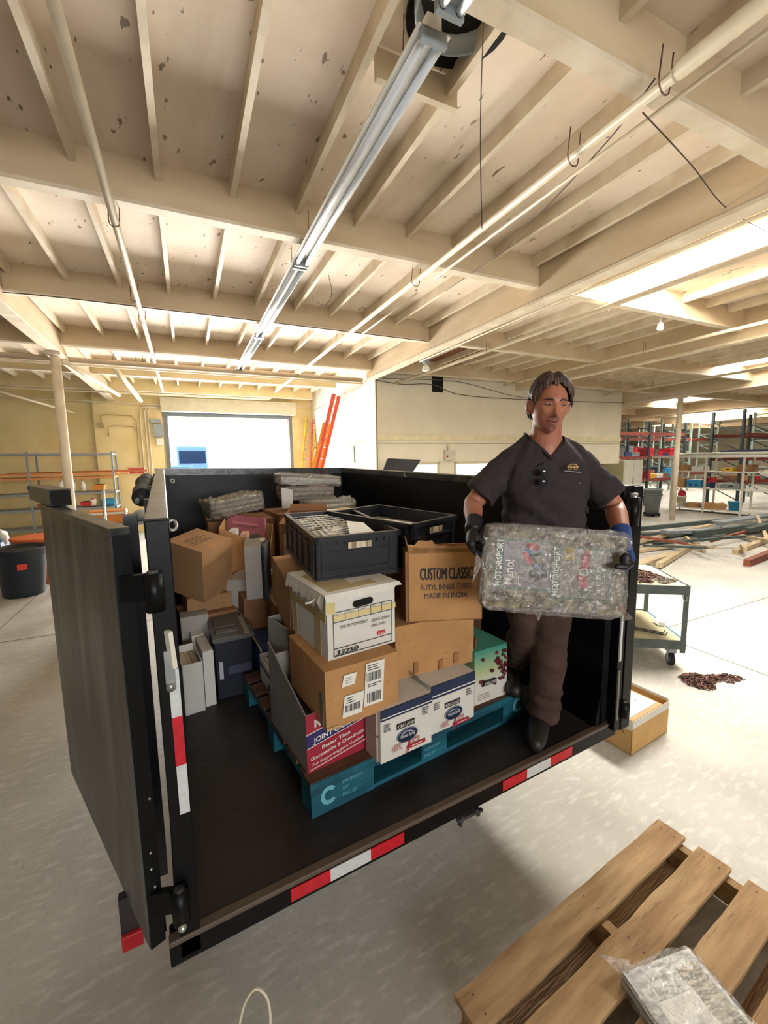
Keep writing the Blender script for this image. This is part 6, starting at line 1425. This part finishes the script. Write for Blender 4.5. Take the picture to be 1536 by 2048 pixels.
b_ = MB(); b_.box(0, 0, 1.1, 1.1, .7, 1.14, M['greysteel']); b_.build('tabletop', t)
for x in (0, 1.05):
    for y in (0, .65): b_ = MB(); b_.box(x, y, 0, x+.05, y+.05, 1.1, M['greysteel']); b_.build('leg', t)
b_ = MB(); b_.box(-.8, 7.2, 1.142, -.35, 7.5, 1.32, M['orange']); b_.box(-.81, 7.19, 1.27, -.34, 7.51, 1.30, M['white']); tag(b_.build('tool_case', None, (-.8, 7.2, 1.142)), 'orange case on the low table behind the gate', 'case')
b_ = MB(); b_.ell((-.15, 7.3, 1.22), (.13, .13, .09), M['greysteel']); tag(b_.build('cloth_heap', None, (-.15, 7.3, 1.14)), 'grey cloth lump on the right of the low table', 'cloth')
# wall fittings by the garage door
b_ = BM(); b_.box(-1.50, FW-.17, 1.70, -1.10, FW-.135, 1.85, M['red']); b_.box(-1.36, FW-.175, 1.74, -1.25, FW-.17, 1.81, M['white'])
b_.text('EXIT', (-1.48, FW-.176, 1.745), (1, 0, 0), (0, 0, 1), .06, M['white'], width=.1); tag(b_.build('wall_sign', None, tuple(bw(-1.5, FW-.14, 1.7))), 'small red sign with a white patch on the far wall', 'sign')
t = bthing('fuse_box', 'grey electrical boxes beside the left jamb of the garage door', 'electrical box', -.78, FW-.15, 2.45)
for (x, z, w_, h_, c) in ((.0, .30, .24, .36, 'greysteel'), (.05, .05, .16, .2, 'white'), (-.08, .7, .3, .1, 'greysteel')): b_ = MB(); b_.box(x, -.10, z, x+w_, 0, z+h_, M[c]); b_.build('box_housing', t)
for (us_, lab) in ((-1.10, 'outermost'), (-.98, 'second'), (-.90, 'third')):
    b_ = MB(); b_.tube([bw(us_, FW-.17, .2), bw(us_, FW-.17, 3.45), bw(us_+.06, FW-.17, 3.58), bw(us_+.4, FW-.17, 3.62)], .02, M['pipe'], 8); tag(b_.build('electrical_conduit', None, tuple(bw(us_, FW-.17, 1))), lab+' bent conduit left of the garage door', 'conduit', 'bent conduits beside the garage door')
for (u, z, lab) in ((-2.15, 3.35, 'upper'), (-2.0, 3.05, 'lower')):
    b_ = MB(); b_.tube([bw(u+.1, FW-.17, z-.3), bw(u+.1, FW-.17, z-.05), bw(u+.2, FW-.17, z), bw(-1.3, FW-.17, z-.02), bw(-1.2, FW-.17, z-.15), bw(-1.2, FW-.17, 1.9)], .012, flat('a8946a'), 6); tag(b_.build('electrical_conduit', None, tuple(bw(u, FW-.17, z))), lab+' thin conduit wandering over the yellow pilaster', 'conduit')
b_ = BM(); b_.box(-2.12, FW-.22, 2.98, -2.0, FW-.13, 3.1, flat('a8946a')); tag(b_.build('junction_box', None, tuple(bw(-2.1, FW-.2, 3))), 'small tan junction box on the yellow pilaster', 'electrical box')
b_ = BM(); b_.box(5.76, PV-.10, 1.95, 6.05, PV-.001, 2.2, flat('c9c4b0', .5)); b_.box(5.79, PV-.105, 2.02, 5.84, PV-.10, 2.07, M['red']); b_.box(5.86, PV-.06, 2.2, 5.92, PV-.001, 2.34, flat('cfc9b5')); tag(b_.build('junction_box', None, tuple(bw(5.8, PV-.05, 1.95))), 'pale switch box on the office wall above the windows', 'electrical box')
b_ = BM(); b_.box(3.94, 10.3, 1.95, 3.965, 10.75, 2.35, flat('8fb0ae', .4)); b_.box(3.93, 10.26, 1.91, 3.96, 10.79, 1.95, M['white']); tag(b_.build('notice_board', None, tuple(bw(3.94, 10.3, 1.95))), 'small blue-green framed panel on the side wall near the corner', 'panel')
b_ = BM(); b_.box(3.95, 9.0, 2.40, 3.969, 14.2, 2.44, flat('b8ac86')); struct('trim_5', b_)
t = frame('swivel_chair', 'black tilted seat back showing over the trailer wall', 'seat', 4.05, 7.45, 0, -30)
b_ = MB(); b_.hexa([(0, 0, 1.72), (.62, 0, 1.72), (.62, .12, 1.72), (0, .12, 1.72), (.12, .05, 2.02), (.80, .05, 1.98), (.80, .17, 1.98), (.12, .17, 2.02)], M['crate']); b_.build('seat_back', t, bevel=.03)
b_ = MB(); b_.box(.25, .0, .05, .32, .07, 1.72, M['greysteel']); b_.build('post', t); b_ = MB(); b_.box(.0, -.2, 0, .6, .3, .05, M['greysteel']); b_.build('foot_plate', t)
# ladders leaning on the side wall
def ladder(label, foot, top, w, mr, nr, widthdir, group='ladders leaning by the garage door', cat='ladder', col2=None):
    t = thing('ladder', label, cat, foot, group=group); F, Tp, wd = V3(foot), V3(top), V3(widthdir).normalized()*w
    for s_ in (0, 1): b_ = MB(); b_.bar(F+wd*s_, Tp+wd*s_, .10, .045, M[mr], up=widthdir); b_.build('rail', t, F)
    for k in range(nr): b_ = MB(); q = F.lerp(Tp, (k+.6)/nr); b_.tube([q, q+wd], .017, M['alu'], 8); b_.build('rung', t, F)
    return t
wd_ = bw(-.75, -1, 0)
ladder('tall red extension ladder leaning on the side wall', tuple(bw(3.15, 12.2, 0)), tuple(bw(3.88, 11.15, 3.72)), .42, 'redf', 12, wd_)
ladder('orange ladder section in front of the tall red ladder', tuple(bw(3.02, 12.15, 0)), tuple(bw(3.68, 11.4, 3.0)), .40, 'orange', 10, wd_)
wd2 = bw(1, -.5, 0)
ladder('yellow step ladder beside the garage door', tuple(bw(3.20, 13.9, 0)), tuple(bw(3.72, 14.0, 3.42)), .34, 'yellow', 11, wd2)
ladder('red folded step ladder right of the yellow one', tuple(bw(3.50, 13.5, 0)), tuple(bw(3.90, 13.9, 3.35)), .22, 'redf', 10, wd2)
# ------------------------------------------------------------------ outside: parked truck and car
t = bthing('box_truck', 'blue and white truck parked outside beyond the garage door', 'truck', -.6, 38, 0, rad(8))
b_ = MB(); bl = mat('hazy_blue_paint', '4a6a90', .4); b_.box(0, 0, .6, 2.3, 2.0, 3.3, bl); b_.box(.1, 2.0, .8, 2.2, 7, 3.6, flat('8a98a6')); b_.build('cab', t, bevel=.12)
b_ = MB(); b_.box(.15, -.03, 1.9, 2.15, 0, 2.9, flat('10233a', .2)); b_.build('windscreen', t); b_ = MB(); b_.box(.05, -.15, .5, 2.25, 0, .9, flat('8fb8d8')); b_.build('bumper', t)
for x in (.1, 1.9):
    for y in (.9, 5.5): b_ = MB(); b_.lathe([(.2, 0), (.5, 0), (.5, .3), (.2, .3)], M['rubber'], n=20, X=Matrix.Translation((x, y, .5)) @ Matrix.Rotation(rad(90), 4, 'Y')); b_.build('wheel', t)
t = bthing('parked_car', 'pale car with its bonnet raised in front of the truck outside', 'car', -1.2, 27, 0, rad(12))
b_ = MB(); pc = mat('pale_blue_car_paint', '5f7388', .3); b_.hexa([(0, 0, .35), (1.8, 0, .35), (1.8, 4, .35), (0, 4, .35), (.05, .1, 1.0), (1.75, .1, 1.0), (1.75, 4, 1.05), (.05, 4, 1.05)], pc); b_.hexa([(.1, 1.3, 1.0), (1.7, 1.3, 1.0), (1.7, 3.6, 1.0), (.1, 3.6, 1.0), (.3, 1.9, 1.55), (1.5, 1.9, 1.55), (1.5, 3.1, 1.55), (.3, 3.1, 1.55)], flat('1c3348', .2)); b_.build('car_body', t, bevel=.06)
b_ = MB(); b_.hexa([(.1, 1.25, 1.0), (1.7, 1.25, 1.0), (1.7, 1.3, 1.0), (.1, 1.3, 1.0), (.1, .5, 1.75), (1.7, .5, 1.75), (1.7, .55, 1.8), (.1, .55, 1.8)], flat('7fb0d4', .4)); b_.build('bonnet', t)
for x in (-.02, 1.62):
    for y in (.7, 3.2): b_ = MB(); b_.lathe([(.12, 0), (.32, 0), (.32, .2), (.12, .2)], M['rubber'], n=18, X=Matrix.Translation((x, y, .32)) @ Matrix.Rotation(rad(90), 4, 'Y')); b_.build('wheel', t)
for x in (.25, 1.35): b_ = MB(); b_.box(x, -.02, .65, x+.25, .02, .8, M['white']); b_.build('headlamp', t)
bpy.context.view_layer.update()
